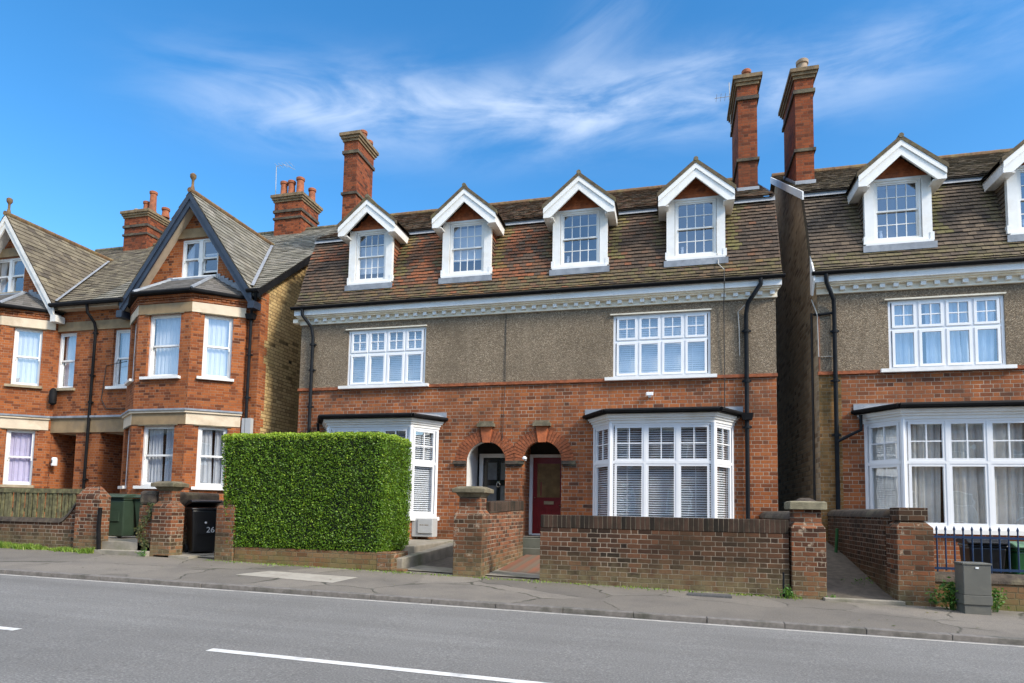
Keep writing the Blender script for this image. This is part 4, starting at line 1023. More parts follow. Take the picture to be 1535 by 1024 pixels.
    bb = MB(); sf = MB()
    for s_ in (-1, 1):
        tp = (gc, za + .17); h2 = hw - .06; tip = (gc + s_ * h2, za + .17 - rise * h2)
        for d0, d1, yy in ((0, .2, yo), (.2, .42, yo + .03)):
            ring = [(tip[0], tip[1] - d0), (tp[0], tp[1] - d0), (tp[0], tp[1] - d1), (tip[0], tip[1] - d1)]
            P_ = [(u, yy, z) for u, z in ring]; bb.extrude(P_ if s_ < 0 else P_[::-1], (0, .045, 0))
        sf.face([(tip[0], yo + .06, tip[1] - .3), (tp[0], yo + .06, tp[1] - .3), (tp[0], 0, tp[1] - .3), (tip[0], 0, tip[1] - .3)])
        bb.box(tip[0] - .1, tip[0] + .1, yo, -.06, tip[1] - .42, tip[1] - .22)
    bb.build('bargeboard', barge, gr); sf.build('soffit', soff, gr)
    # eaves gutter on the part clear of the gable, verge on the end
    e0, e1 = S(-16.82, gx - 2.1); MB().tube([(e0, EAVE[0] - .05, EAVE[1] - .02), (e1, EAVE[0] - .05, EAVE[1] - .02)], .07, 8).build('gutter', 'black', rf)
    MB().box(e0, e1, EAVE[0] + .06, .0, EAVE[1] - .13, EAVE[1] - .05).build('eaves_board', 'soffit', rf)
    if not mir:
        a0 = V((-10.98, EAVE[0], EAVE[1] - .02)); d = V((0, VR[0] - EAVE[0], VR[1] - EAVE[1]))
        MB().extrude([a0, a0 + V((0, 0, -.2)), a0 + d + V((0, 0, -.2)), a0 + d], (.045, 0, 0)).build('verge_board', 'black', rf)
        MB().tube([(-11.3, EAVE[0] - .04, EAVE[1] - .03), (-10.93, EAVE[0] - .04, EAVE[1] - .03)], .06, 8).build('gutter', 'black', rf)
        downpipe(H, [(-11.02, -.36, 7.12), (-11.1, -.25, 6.95), (-11.32, -.1, 6.7), (-11.34, -.08, 6.5), (-11.34, -.08, .3)], .042, 'pipe', [(-11.34, -.08, z) for z in (5.4, 4.2)])
        hopper(H, -11.34, -.1, 6.5)
        MB().box(-11.44, -11.16, -.12, .0, 3.1, 3.62).build('meter_cover', 'metergrey', H)
        downpipe(H, [(-16.78, -.38, 7.1), (-16.78, -.34, 6.85), (-16.74, -.12, 6.6), (-16.73, -.07, 6.4), (-16.78, -.07, .3)], .042, 'black', [(-16.75, -.07, z) for z in (6.3, 5.0, 4.2, 1.9)])
        MB().tube([(-15.55, -.02, 5.4), (-16.3, -.02, 5.3), (-16.4, -.02, 4.3), (-16.2, -.02, 4.0), (-15.4, -.02, 3.98)], .012, 6).build('cable', 'cable', H)
    # porch
    pa, pb = S(-16.38, -15.46); po = MB()
    po.face([(pa, .14, -.2), (pa, 1.3, -.2), (pa, 1.3, 3.3), (pa, .14, 3.3)]); po.face([(pb, .14, -.2), (pb, .14, 3.3), (pb, 1.3, 3.3), (pb, 1.3, -.2)])
    po.face([(pa, 1.3, -.2), (pb, 1.3, -.2), (pb, 1.3, 3.3), (pa, 1.3, 3.3)], 1); po.face([(pa, .14, 3.3), (pa, 1.3, 3.3), (pb, 1.3, 3.3), (pb, .14, 3.3)], 2); po.face([(pa, 0, .45), (pb, 0, .45), (pb, 1.3, .45), (pa, 1.3, .45)], 3)
    po.build('porch', ['brick_vic', 'brick_vic', 'soffit', 'concrete'], H)
    # chimney on the ridge
    ch = [dict(x0=-14.15, x1=-13.05, y0=4.6, y1=5.7, z0=10.2, z1=12.68, pots=[(-13.98, 4.85, .13, .62, 'terracotta'), (-13.66, 4.85, .13, .62, 'terracotta'), (-13.3, 4.85, .14, .7, 'terracotta'), (-13.15, 5.4, .13, .55, 'terracotta')])] if not mir else \
         [dict(x0=-20.95, x1=-19.85, y0=4.6, y1=5.7, z0=10.2, z1=12.75, pots=[(-20.7, 4.9, .1, .2, 'potbuff'), (-20.3, 4.95, .12, .5, 'terracotta'), (-19.95, 4.9, .13, .85, 'terracotta'), (-19.8, 5.4, .14, .4, 'terracotta')])]
    for c in ch: chimney(rf, **c, zb=11.72)
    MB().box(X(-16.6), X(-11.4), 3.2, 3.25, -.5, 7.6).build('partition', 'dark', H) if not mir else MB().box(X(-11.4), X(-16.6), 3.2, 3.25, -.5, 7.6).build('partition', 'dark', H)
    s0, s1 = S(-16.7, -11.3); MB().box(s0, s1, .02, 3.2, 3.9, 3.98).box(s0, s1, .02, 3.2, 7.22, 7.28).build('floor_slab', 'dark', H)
    return H
vic('gabled_house', (-13.9, 0, .1), 'orange brick bay-fronted house with dark blue bargeboards on its pointed gable', -16.82, -11.1, False, ('bargeblue', None, 'soffit', 'brownstone', ('nets_parted', 'net', 'net'), 'slate'))
vic('gabled_house', (-19.7, 0, .2), 'orange brick bay-fronted house with white bargeboards, cut off by the left edge', -22.5, -16.82, True, ('bargewhite', None, 'bargewhite', 'cream', ('lilac', 'net', 'net'), 'slate_old'))

exec_parts = True
# ------------------------------------------------------------------ ground
def sheet(name, mt, x0, x1, y0, y1, dz, n=1, kind='structure', dy0=0.0, dy1=0.0, dzb=None):
    mb = MB(); k = max(1, int((x1 - x0) / 4))
    dzb = dz if dzb is None else dzb
    for i in range(k):
        a, b = x0 + (x1 - x0) * i / k, x0 + (x1 - x0) * (i + 1) / k
        mb.face([(a, y0 + dy0 * a, gz(a) + dz), (b, y0 + dy0 * b, gz(b) + dz), (b, y1 + dy1 * b, gz(b) + dzb), (a, y1 + dy1 * a, gz(a) + dzb)])
    return struct(mb.build(name, mt), kind)
KY, KS = -6.56, .035
mb = MB(); mb.face([(-900, -900, -1.6), (900, -900, -1.6), (900, 900, -1.6), (-900, 900, -1.6)]); struct(mb.build('ground', 'concrete'))
sheet('road', 'road', -58, 50, -16, KY - .0, -.113, dy1=KS)
sheet('pavement', 'pavement', -58, 50, KY + .12, -3.9, -.05, dy0=KS, dzb=.0)
sheet('front_garden', 'concrete', -58, 50, -3.95, .3, .02, dzb=.12)
sheet('far_pavement', 'pavement', -58, 50, -19.5, -16, -.06)
def kerb_strip():
    mb = MB(); x = -57.0
    while x < 49:
        a, b = x + .003, x + .909
        ya, yb = KY + KS * a, KY + KS * b; j = random.uniform(-.006, .006)
        mb.hexa([(a, ya + j, gz(a) - .4), (b, yb + j, gz(b) - .4), (b, yb + .13, gz(b) - .4), (a, ya + .13, gz(a) - .4), (a, ya + j + .012, gz(a) - .05), (b, yb + j + .012, gz(b) - .05), (b, yb + .13, gz(b) - .046), (a, ya + .13, gz(a) - .046)])
        x += .912
    struct(mb.build('kerb', 'kerb', bev=.007))
kerb_strip()
def mark(name, pts, w, mt):
    mb = MB(); (xa, ya), (xb, yb) = pts; k = max(1, int(abs(xb - xa) / 3))
    for i in range(k):
        a, b = xa + (xb - xa) * i / k, xa + (xb - xa) * (i + 1) / k; y0, y1 = ya + (yb - ya) * i / k, ya + (yb - ya) * (i + 1) / k
        mb.face([(a, y0 - w / 2, gz(a) - .109), (b, y1 - w / 2, gz(b) - .109), (b, y1 + w / 2, gz(b) - .109), (a, y0 + w / 2, gz(a) - .109)])
    return struct(mb.build(name, mt))
mark('edge_line', ((-50, KY - .1 + KS * -50), (45, KY - .1 + KS * 45)), .055, 'paintfade')
for xa, xb in ((-15.5, -10.9), (-10.6, -6.2), (-4.0, .25), (2.6, 7)): mark('centre_line', ((xa, -9.97 + .006 * xa), (xb, -9.97 + .006 * xb)), .1, 'paintline')
# inset slab and iron cover
mb = MB(); q = [(-7.05, -5.75), (-5.15, -5.9), (-5.1, -5.15), (-6.85, -5.1)]
mb.face([(x, y, gz(x) - .05 + (y - KY) * .0195 + .004) for x, y in q]); struct(mb.build('pavement_slab', 'patch'))
mb = MB(); mb.box(.28, .92, -4.72, -4.5, -.06, .004); tag(mb.build('access_cover', 'iron', loc=(.6, -4.6, 0)), 'small dark iron cover set into the pavement at the foot of the long garden wall', 'drain cover')
# right side passage ramp, striped path, left path and terrace
mb = MB(); mb.face([(2.2, -4.2, -.02), (3.45, -4.2, -.04), (3.25, .3, .78), (2.3, .3, .78)]); mb.face([(2.2, .3, .78), (3.25, .3, .78), (3.25, 9, 1.0), (2.2, 9, 1.0)]); struct(mb.build('passage_path', 'darkpath'))
mb = MB(); mb.box(2.3, 3.4, -4.32, -4.18, -.3, .0); struct(mb.build('path_edging', 'concrete', bev=.01))
mb = MB(); mb.face([(-3.2, -4.22, .03), (-2.15, -4.22, .02), (-2.15, -.5, .24), (-3.2, -.5, .24)]); struct(mb.build('tiled_path', 'pathtile'))
mb = MB(); mb.box(-3.25, -2.1, -4.3, -4.2, -.3, .025); struct(mb.build('path_edging', 'concrete', bev=.01))
mb = MB(); mb.face([(-4.95, -4.25, .055), (-3.5, -4.25, .04), (-3.5, -.4, .26), (-4.95, -.4, .26)]); struct(mb.build('path', 'darkpath'))
mb = MB(); mb.box(-9.7, -5.0, -3.0, -.0, -.2, .48); mb.hexa([(-5.0, -3.9, -.2), (-4.86, -3.9, -.2), (-4.62, -.3, -.2), (-5.0, -.3, -.2), (-5.0, -3.9, .3), (-4.86, -3.9, .3), (-4.62, -.3, .5), (-5.0, -.3, .5)]); struct(mb.build('garden_terrace', 'concrete', bev=.015))
mb = MB(); mb.box(-10.2, -9.35, -4.2, -2.2, -.3, .19); struct(mb.build('bin_stand', 'concrete'))
mb = MB(); mb.box(-12.9, -10.4, -4.1, -1.8, -.2, .42); struct(mb.build('bin_terrace', 'concrete'))
mb = MB(); mb.box(-11.6, -10.3, -4.3, -4.1, -.3, .26); struct(mb.build('path_edging', 'concrete', bev=.01))

# ------------------------------------------------------------------ garden walls and piers
def gwall(name, x0, x1, y0, y1, zt, label, body='brick_wall', cop='soldier', cat='wall'):
    z0 = -.5; H = thing(name, ((x0 + x1) / 2, y0, gz((x0 + x1) / 2)), label, cat)
    if cop == 'soldier':
        MB().box(x0, x1, y0, y1, z0, zt - .225).build('brickwork', body, H); MB().box(x0, x1, y0 - .006, y1 + .006, zt - .223, zt).build('coping', 'brick_soldier', H, bev=.012)
    elif cop == 'round':
        MB().box(x0, x1, y0, y1, z0, zt - .12).build('brickwork', body, H)
        mb = MB(); r = min(x1 - x0, y1 - y0) / 2 + .02; along_x = (x1 - x0) > (y1 - y0); n = 10
        pr = [(r * math.cos(math.pi * i / n), .14 * math.sin(math.pi * i / n)) for i in range(n + 1)]
        if along_x: poly = [(x0, (y0 + y1) / 2 + a, zt - .118 + b) for a, b in pr]; mb.extrude(poly, (x1 - x0, 0, 0))
        else: poly = [((x0 + x1) / 2 + a, y0, zt - .118 + b) for a, b in pr]; mb.extrude(poly, (0, y1 - y0, 0))
        mb.build('coping', 'coping', H)
    else: MB().box(x0, x1, y0, y1, z0, zt).build('brickwork', body, H, bev=.015)
    return H
def pier(x0, x1, y0, y1, zt, label, cap='capstone', body='brick_pier', style='ogee', group='brick gate piers along the pavement'):
    H = thing('gate_pier', ((x0 + x1) / 2, y0, gz(x0)), label, 'gate pier', group); k = .07
    if style == 'ogee':
        zn = zt - .42
        MB().box(x0, x1, y0, y1, -.5, zn - .1).taper(x0, x1, y0, y1, zn - .1, zn, k).box(x0 + k, x1 - k, y0 + k, y1 - k, zn, zt - .2).build('brickwork', body, H, bev=.012)
        MB().taper(x0 + k, x1 - k, y0 + k, y1 - k, zt - .2, zt - .12, -.06).box(x0 - .04, x1 + .04, y0 - .04, y1 + .04, zt - .12, zt - .04).taper(x0 - .03, x1 + .03, y0 - .03, y1 + .03, zt - .04, zt, .1).build('capstone', cap, H, bev=.012)
    elif style == 'slab':
        zn = zt - .4
        MB().box(x0, x1, y0, y1, -.5, zn - .08).taper(x0, x1, y0, y1, zn - .08, zn, .05).box(x0 + .05, x1 - .05, y0 + .05, y1 - .05, zn, zt - .19).build('brickwork', body, H, bev=.01)
        MB().box(x0 - .02, x1 + .02, y0 - .02, y1 + .02, zt - .187, zt - .075).taper(x0 - .02, x1 + .02, y0 - .02, y1 + .02, zt - .075, zt - .055, .03).build('capstone', cap, H, bev=.006)
        MB().taper(x0 + .1, x1 - .1, y0 + .1, y1 - .1, zt - .056, zt, .08).build('cap_point', 'coping', H)
    elif style == 'brickcap':
        zn = zt - .2
        MB().box(x0, x1, y0, y1, -.5, zn - .1).taper(x0, x1, y0, y1, zn - .1, zn, .09).build('brickwork', body, H, bev=.012)
        MB().box(x0 + .05, x1 - .05, y0 + .05, y1 - .05, zn, zt).build('brick_cap', cap, H, bev=.01)
    elif style == 'round':
        MB().box(x0, x1, y0, y1, -.5, zt - .22).taper(x0, x1, y0, y1, zt - .22, zt - .06, .1, .08).taper(x0 + .1, x1 - .1, y0 + .08, y1 - .08, zt - .06, zt, .06).build('brickwork', body, H, bev=.02)
    return H
gwall('garden_wall', -2.18, 1.83, -4.15, -3.9, 1.175, 'long dark brick garden wall with a soldier course top, below the right bay window')
pier(1.86, 2.36, -4.2, -3.72, 1.53, 'gate pier with a square pale stone cap at the end of the long wall', 'capbuff', style='slab')
gwall('side_wall_garden', 1.95, 2.25, -3.7, .0, 1.3, 'side garden wall with rounded coping running back from the pale capped pier', cop='round')
pier(-3.76, -3.22, -4.2, -3.66, 1.66, 'lichened gate pier with mossy flared cap left of the red tiled path')
H = thing('path_wall', (-3.4, -2.6, 0), 'tall brick wall dividing the two front paths, behind the mossy flared pier', 'wall')
MB().hexa([(-3.6, -3.66, -.3), (-3.24, -3.66, -.3), (-3.24, -.9, -.3), (-3.6, -.9, -.3), (-3.6, -3.66, 1.17), (-3.24, -3.66, 1.17), (-3.24, -.9, 1.24), (-3.6, -.9, 1.24)]).build('brickwork', 'brick_pier', H)
MB().hexa([(-3.61, -3.66, 1.172), (-3.23, -3.66, 1.172), (-3.23, -.9, 1.242), (-3.61, -.9, 1.242), (-3.61, -3.66, 1.39), (-3.23, -3.66, 1.39), (-3.23, -.9, 1.46), (-3.61, -.9, 1.46)]).build('coping', 'brick_soldier', H, bev=.02)
H = gwall('low_hedge_wall', -8.34, -4.98, -4.15, -3.9, .42, 'low mossy brick wall under the tall clipped hedge', 'brick_low', cop=None)
MB().box(-5.25, -4.97, -4.158, -3.4, .1, .4).build('end_brickwork', 'brick_pier', H)
MB().box(-4.96, -4.72, -4.17, -3.95, -.1, .12).build('loose_brick', 'brick_pier', H)
pier(-8.78, -8.35, -4.18, -3.75, 1.4, 'capless brick pier hard against the left end of the hedge', style='round')
pier(-10.3, -9.82, -4.2, -3.84, 1.7, 'weathered brick pier with a wide stone cap left of the black bin 26')
H = thing('wall_stub', (-10.5, -4.0, .2), 'short ivy-streaked wall end with a dark rounded top beside the wide-capped pier', 'wall')
MB().box(-10.72, -10.32, -4.1, -2.2, -.4, 1.2).build('brickwork', 'brick_pier', H, bev=.015)
MB().box(-10.72, -10.3, -4.12, -2.2, 1.202, 1.5).build('coping', 'coping', H, bev=.06)
mb = MB()
for i in range(420):
    t = random.random(); x = -10.62 + .2 * t + random.gauss(0, .06) + .1 * math.sin(t * 9); z = .1 + t * 1.15; y = -4.12 - abs(random.gauss(0, .03))
    s_ = random.uniform(.015, .035); a = random.uniform(0, 6.28); d = V((math.cos(a), -.3, math.sin(a))) * s_; e = V((-math.sin(a), random.uniform(-.6, .6), math.cos(a))) * s_ * .6; c = V((x, y, z))
    mb.face([c - d, c - e, c + d, c + e], 0, (random.random(), 0))
tag(mb.build('climbing_plant', 'ivy', loc=(-10.5, -4.12, .2)), 'thin brown-green climber growing up the end of the short wall stub', 'climber')
# far left wall with its dipped coping
H = thing('fence_wall', (-14.0, -4.15, .2), 'old brick front wall at far left that dips under a mossy paling fence', 'wall')
def dip(x):
    t = (x + 12.75) / .55
    return .78 if t < 0 else .78 + .62 * min(1, t) ** 1.6
mb = MB(); cp = MB(); xs = [-40, -30, -22, -17.5, -17.0, -16.6, -15, -14, -13, -12.75] + [-12.75 + .55 * i / 8 for i in range(1, 9)]
for a, b in zip(xs, xs[1:]):
    za_, zb_ = dip(a), dip(b)
    mb.hexa([(a, -4.12, -.4), (b, -4.12, -.4), (b, -3.87, -.4), (a, -3.87, -.4), (a, -4.12, za_), (b, -4.12, zb_), (b, -3.87, zb_), (a, -3.87, za_)])
    cp.hexa([(a, -4.15, za_ + .002), (b, -4.15, zb_ + .002), (b, -3.85, zb_ + .002), (a, -3.85, za_ + .002), (a, -4.12, za_ + .1), (b, -4.12, zb_ + .1), (b, -3.88, zb_ + .1), (a, -3.88, za_ + .1)])
mb.build('brickwork', 'brick_wall', H); cp.build('coping', 'coping', H)
pier(-12.24, -11.62, -4.22, -3.95, 1.58, 'broad round-shouldered brick pier at the right end of the far left paling fence', style='round')
H = thing('paling_fence', (-14.2, -4.0, .9), 'mossy green wooden paling fence standing on the dipped far left wall', 'fence')
mb = MB(); x = -24.0
while x < -12.32:
    w = random.uniform(.06, .085); zt_ = 1.44 + random.uniform(-.02, .02); mb.box(x, x + w, -4.05 + random.uniform(-.015, .015), -4.02, dip(x) + .08, zt_); x += w + random.uniform(.02, .05)
mb.build('paling', 'fencewood', H)
MB().box(-24, -12.25, -4.07, -3.95, 1.42, 1.52).box(-24, -12.3, -4.0, -3.95, 1.0, 1.08).each(6, 'rail', 'fencewood', H)
o = MB().tube([(-11.5, -4.26, .08), (-11.56, -4.26, .7), (-11.55, -4.26, 1.13)], .04, 8).build('standpipe', 'black', loc=(-11.55, -4.26, .1), smooth=True); tag(o, 'black pipe clipped upright to the corner of the far left pier', 'pipe')
# right of the passage
H = gwall('passage_wall', 3.32, 3.57, -3.7, -.05, 1.36, 'stained side wall with rounded coping along the right of the passage', cop='round')
pier(3.34, 3.84, -4.2, -3.7, 1.4, 'dark-topped brick pier between the passage and the blue railing', 'brick_wall', style='brickcap')
gwall('low_front_wall', 3.86, 9.6, -4.12, -3.86, .42, 'low brick wall with thick rounded coping under the blue railing', 'brick_low', cop='round')
H = thing('railing', (5, -4.0, .45), 'blue painted iron railing with thin spikes on the low wall', 'railing')
MB().box(3.86, 9.6, -4.01, -3.98, .95, .985).box(3.86, 9.6, -4.01, -3.98, .475, .51).each(6, 'rail', 'bluerail', H)
x = 3.95; i = 0
while x < 6.6:
    MB().tube([(x, -3.995, .46 if i % 6 else .3), (x, -3.995, 1.06)], .0115, 6).tube([(x, -3.995, 1.06), (x, -3.995, 1.09), (x, -3.995, 1.13)], [.0115, .018, .003], 6).build('spike', 'bluerail', H, True); x += .118; i += 1

# ------------------------------------------------------------------ hedge
def hedge():
    H = thing('hedge', (-7, -3.6, .4), 'tall square-clipped bright green hedge behind the low mossy wall', 'hedge')
    x0, x1, y0, y1, z0, z1 = -8.82, -5.22, -4.16, -2.75, .38, 2.66
    def shape(u, v, w):          # unit cube face point -> rounded block, tapering to its foot
        p = V((u, v, w)); rr = .11; h = V(((x1 - x0) / 2, (y1 - y0) / 2, (z1 - z0) / 2)); q = V((p.x * h.x, p.y * h.y, p.z * h.z))
        c = V([max(-h[i] + rr, min(h[i] - rr, q[i])) for i in range(3)]); d = q - c
        if d.length > 1e-6: q = c + d.normalized() * rr
        n = d.normalized() if d.length > 1e-6 else V((0, 0, 1))
        t = (q.z + h.z) / (2 * h.z); q.x += (1 - t) * (.27 if q.x < 0 else -.0) * min(1, abs(q.x) / h.x)
        return q + V(((x0 + x1) / 2, (y0 + y1) / 2, (z0 + z1) / 2)), n
    from mathutils import noise as mn
    mb = MB(); fc = [(0, 1, 2, s) for s in (-1, 1)] + [(1, 0, 2, s) for s in (-1, 1)] + [(2, 0, 1, s) for s in (-1, 1)]
    core = MB()
    n = 14
    for ax, a1, a2, s_ in fc:
        for i in range(n):
            for j in range(n):
                q = []
                for di, dj in ((0, 0), (1, 0), (1, 1), (0, 1)):
                    c = [0, 0, 0]; c[ax] = s_ * .985; c[a1] = (-1 + 2 * (i + di) / n) * .985; c[a2] = (-1 + 2 * (j + dj) / n) * .985
                    p, nn = shape(*c); q.append(p - nn * .05)
                core.face(q)
    core.build('branches', 'hedgecore', H)
    dens = {(0, 1): 4600, (0, -1): 900, (1, -1): 3900, (1, 1): 300, (2, 1): 3600, (2, -1): 300}
    size = {0: (y1 - y0) * (z1 - z0), 1: (x1 - x0) * (z1 - z0), 2: (x1 - x0) * (y1 - y0)}
    for ax, a1, a2, s_ in fc:
        for k in range(int(dens[(ax, s_)] * size[ax])):
            c = [0, 0, 0]; c[ax] = s_; c[a1] = random.uniform(-1, 1); c[a2] = random.uniform(-1, 1)
            p, nn = shape(*c)
            out = V((0, 0, 0)); out[ax] = s_
            lump = mn.noise(p * 2.2) * .5 + mn.noise(p * 7) * .5
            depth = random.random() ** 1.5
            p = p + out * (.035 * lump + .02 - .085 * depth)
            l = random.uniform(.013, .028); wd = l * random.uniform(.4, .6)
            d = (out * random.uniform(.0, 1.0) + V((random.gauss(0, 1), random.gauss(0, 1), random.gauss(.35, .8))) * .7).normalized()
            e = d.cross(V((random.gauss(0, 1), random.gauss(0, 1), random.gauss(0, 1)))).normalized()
            tone = .5 - .38 * depth + .16 * lump + random.gauss(0, .15) + (.18 if ax == 2 else 0)  # leaves darken inward and lighten on top, shading put into their colour
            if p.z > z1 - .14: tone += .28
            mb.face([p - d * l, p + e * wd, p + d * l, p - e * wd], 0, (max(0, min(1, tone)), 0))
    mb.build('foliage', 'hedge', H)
hedge()

# ------------------------------------------------------------------ plants
def plant(name, loc, label, n, h, spread, ls, cat='weed', mt='weed', group=None):
    mb = MB(); c0 = V(loc)
    for k in range(n):
        a = random.uniform(0, 6.283); rr = abs(random.gauss(0, .5)) * spread; tip = c0 + V((math.cos(a) * rr, math.sin(a) * rr * .6, h * random.uniform(.25, 1) * (1 - .4 * min(1, rr / spread))))
        if k % 3 == 0: mb.tube([c0 + V((math.cos(a), math.sin(a), 0)) * rr * .3, c0.lerp(tip, .6) + V((0, 0, .02)), tip], .003, 4, 0, False)
        for j in range(4):
            p = tip + V((random.gauss(0, ls), random.gauss(0, ls), random.gauss(0, ls)))
            d = V((random.gauss(0, 1), random.gauss(0, 1), random.gauss(.2, .5))).normalized() * ls * random.uniform(.6, 1.2); e = d.cross(V((random.gauss(0, 1), random.gauss(0, 1), random.gauss(0, 1)))).normalized() * d.length * .55
            mb.face([p - d, p + e, p + d, p - e], 0, (max(0, min(1, random.gauss(.5, .22))), 0))
    if mb.uv and isinstance(mb.uv[0], tuple): pass
    mb.uv = [(u if 0 <= u <= 1 else .4, 0) for u, v in mb.uv]
    return tag(mb.build(name, mt, loc=loc), label, cat, group)
W_ = 'weeds at the foot of the walls'
plant('weed', (3.98, -4.38, gz(4) - .01), 'leafy bright weed clump between the passage pier and the grey cabinet', 150, .42, .3, .028, group=W_)
plant('weed', (4.52, -4.4, gz(4.5)), 'taller straggly weed right of the grey street cabinet', 60, .36, .16, .024, group=W_)
plant('weed', (1.75, -4.32, gz(1.7)), 'small green weed tuft around the foot of the short blue post', 40, .16, .16, .024, group=W_)
plant('weed', (2.42, -4.22, gz(2.4)), 'tiny weed at the foot of the pale capped pier by the passage kerb', 14, .07, .1, .018, group=W_)
plant('weed', (-10.35, -4.3, gz(-10.3)), 'small weed at the foot of the climber-streaked wall stub', 24, .12, .2, .02, group=W_)
plant('weed', (5.25, -3.72, .44), 'yellowish weed on the coping behind the blue railing', 16, .1, .14, .022, group=W_)
plant('weed', (3.25, -3.0, .1), 'low weeds along the foot of the stained passage wall', 60, .12, .9, .02)['kind'] = 'stuff'
plant('shrub', (-10.05, -2.2, .75), 'dry yellow-green potted shrub behind the wide-capped pier', 90, .72, .3, .03, 'shrub', 'ivy')
def grass(name, x0, x1, y, label, n, h):
    mb = MB()
    for k in range(n):
        x = random.uniform(x0, x1); t = .5 + .5 * math.sin(x * 2.3) * math.sin(x * 5.1 + 1); p = V((x, y - abs(random.gauss(0, .09)) * (.5 + t), gz(x) - .01)); hh = h * random.uniform(.3, 1) * (.35 + .8 * t)
        d = V((random.gauss(0, .5), random.gauss(-.2, .4), 1)) * hh; w = V((random.uniform(-1, 1), random.uniform(-1, 1), 0)).normalized() * random.uniform(.006, .014)
        mb.face([p - w, p + w, p + d * .7 + w * .7, p + d], 0, (max(0, min(1, random.gauss(.6, .25))), 0))
    o = mb.build(name, 'grass'); struct(o, 'stuff'); return tag(o, label, 'grass')
grass('verge_grass', -17.5, -11.6, -4.16, 'bright grass and weeds growing along the foot of the far left wall', 6500, .15)
grass('wall_foot_grass', -8.9, 2.0, -4.17, 'thin line of moss and grass where pavement meets the front walls', 1600, .045)
mb = MB()
for k in range(90):
    x = random.uniform(-14, 4); y = random.uniform(-6.3, -4.4); s_ = random.uniform(.008, .03); a = random.uniform(0, 6.3); z = gz(x) - .05 + (y - KY - KS * x) * .02 + .008
    d, e = V((math.cos(a), math.sin(a), .1)) * s_, V((-math.sin(a), math.cos(a), .2)) * s_ * .6; c = V((x, y, z)); mb.face([c - d, c - e, c + d, c + e], 0, (random.random(), 0))
o = mb.build('fallen_leaves', 'ivy'); struct(o, 'stuff'); tag(o, 'a few dry leaves scattered over the pavement', 'leaves')

def text(body, size, mt, parent, loc, rot):
    cu = bpy.data.curves.new('number', 'FONT'); cu.body = body; cu.size = size; cu.extrude = .002; cu.align_x = 'CENTER'
    o = bpy.data.objects.new('number_outline', cu); COL.objects.link(o); dg = bpy.context.evaluated_depsgraph_get(); dg.update()
    me = bpy.data.meshes.new_from_object(o.evaluated_get(dg)); bpy.data.objects.remove(o); me.materials.clear(); me.materials.append(M[mt])
    o = bpy.data.objects.new('number', me); COL.objects.link(o); o.parent = parent; o.location = loc; o.rotation_euler = rot
    return o
# ------------------------------------------------------------------ wheelie bins
def wheelie(name, loc, rz, body, lid, label, h=1.0, w=.56, d=.62, lid_up=0.0, number=None, group='wheelie bins'):
    H = thing(name, loc, label, 'wheelie bin', group); L = V(loc); hb = h - .1
    c, s_ = math.cos(rz), math.sin(rz)
    def T(p): return (L.x + p[0] * c - p[1] * s_, L.y + p[0] * s_ + p[1] * c, L.z + p[2])
    def hx(mb, x0, x1, y0, y1, z0, z1, ix=0.0, iy=0.0): return mb.hexa([T(p) for p in ((x0 + ix, y0 + iy, z0), (x1 - ix, y0 + iy, z0), (x1 - ix, y1 - iy * .2, z0), (x0 + ix, y1 - iy * .2, z0), (x0, y0, z1), (x1, y0, z1), (x1, y1, z1), (x0, y1, z1))])
    mb = MB(); hx(mb, -w / 2, w / 2, -d / 2, d / 2, .05, hb, .06, .1)
    hx(mb, -w / 2 - .02, w / 2 + .02, -d / 2 - .02, d / 2 + .02, hb + .001, hb + .05)
    b = mb.build('body', body, H, bev=.025)
    p = MB(); hx(p, -w * .3, w * .3, -d / 2 - .004 + .03, -d / 2 + .06, hb * .45, hb * .85, .02, .01); p.build('front_panel', body, b, bev=.008)
    lm = MB(); tilt = lid_up; y1 = d / 2 + .03; pts = []
    prof = [(-d / 2 - .06, .0), (-d / 2 - .07, .03), (-d / 2 + .05, .08), (0, .1), (y1, .07), (y1, .0)]
    def lt(y, z): yy = y - y1; return (y1 + yy * math.cos(tilt) , hb + .055 + z + -yy * math.sin(tilt))
    poly = [T((-w / 2 - .035, *lt(y, z))) for y, z in prof]; dv = V(T((w + .07, 0, 0))) - V(T((0, 0, 0))); lm.extrude(poly, dv)
    lm.build('lid', lid, H, bev=.015)
    hb_ = MB().tube([T((-w / 2 + .05, d / 2 + .09, hb + .02)), T((w / 2 - .05, d / 2 + .09, hb + .02))], .018, 8); hx(hb_, -w / 2 + .03, -w / 2 + .07, d / 2, d / 2 + .1, hb - .02, hb + .03); hx(hb_, w / 2 - .07, w / 2 - .03, d / 2, d / 2 + .1, hb - .02, hb + .03); hb_.build('handle', body, H)
    for sx in (-1, 1): MB().tube([T((sx * (w / 2 - .06), d / 2 - .02, .1)), T((sx * (w / 2 + .0), d / 2 - .02, .1))], .1, 16).build('wheel', 'rubber', H)
    if number:
        text(number, .17, 'text', H, V(T((.1, -d / 2 + .036, hb * .5))) - L, (R(90 + 6.3), 0, rz))
        MB().lathe(T((.0, -d / 2 + .02, hb * .72)), [(.0, -.025), (.02, -.015), (.022, .0), (.02, .015), (0, .025)], 10).build('badge', 'text', H)
    return H
wheelie('wheelie_bin', (-12.3, -3.0, .42), R(8), 'bingreen', 'bingreen', 'dark green wheelie bin nearest the broad round-shouldered pier', .97)
wheelie('wheelie_bin', (-11.75, -2.65, .42), R(4), 'bingreen', 'bingreen', 'dark green wheelie bin half hidden behind its neighbour and the ivy-streaked wall end', .97)
wheelie('wheelie_bin', (-9.82, -3.3, .17), R(52), 'binblack', 'binblack', 'black wheelie bin with white number 26 and a raised lid', 1.04, .56, .62, .15, '26')
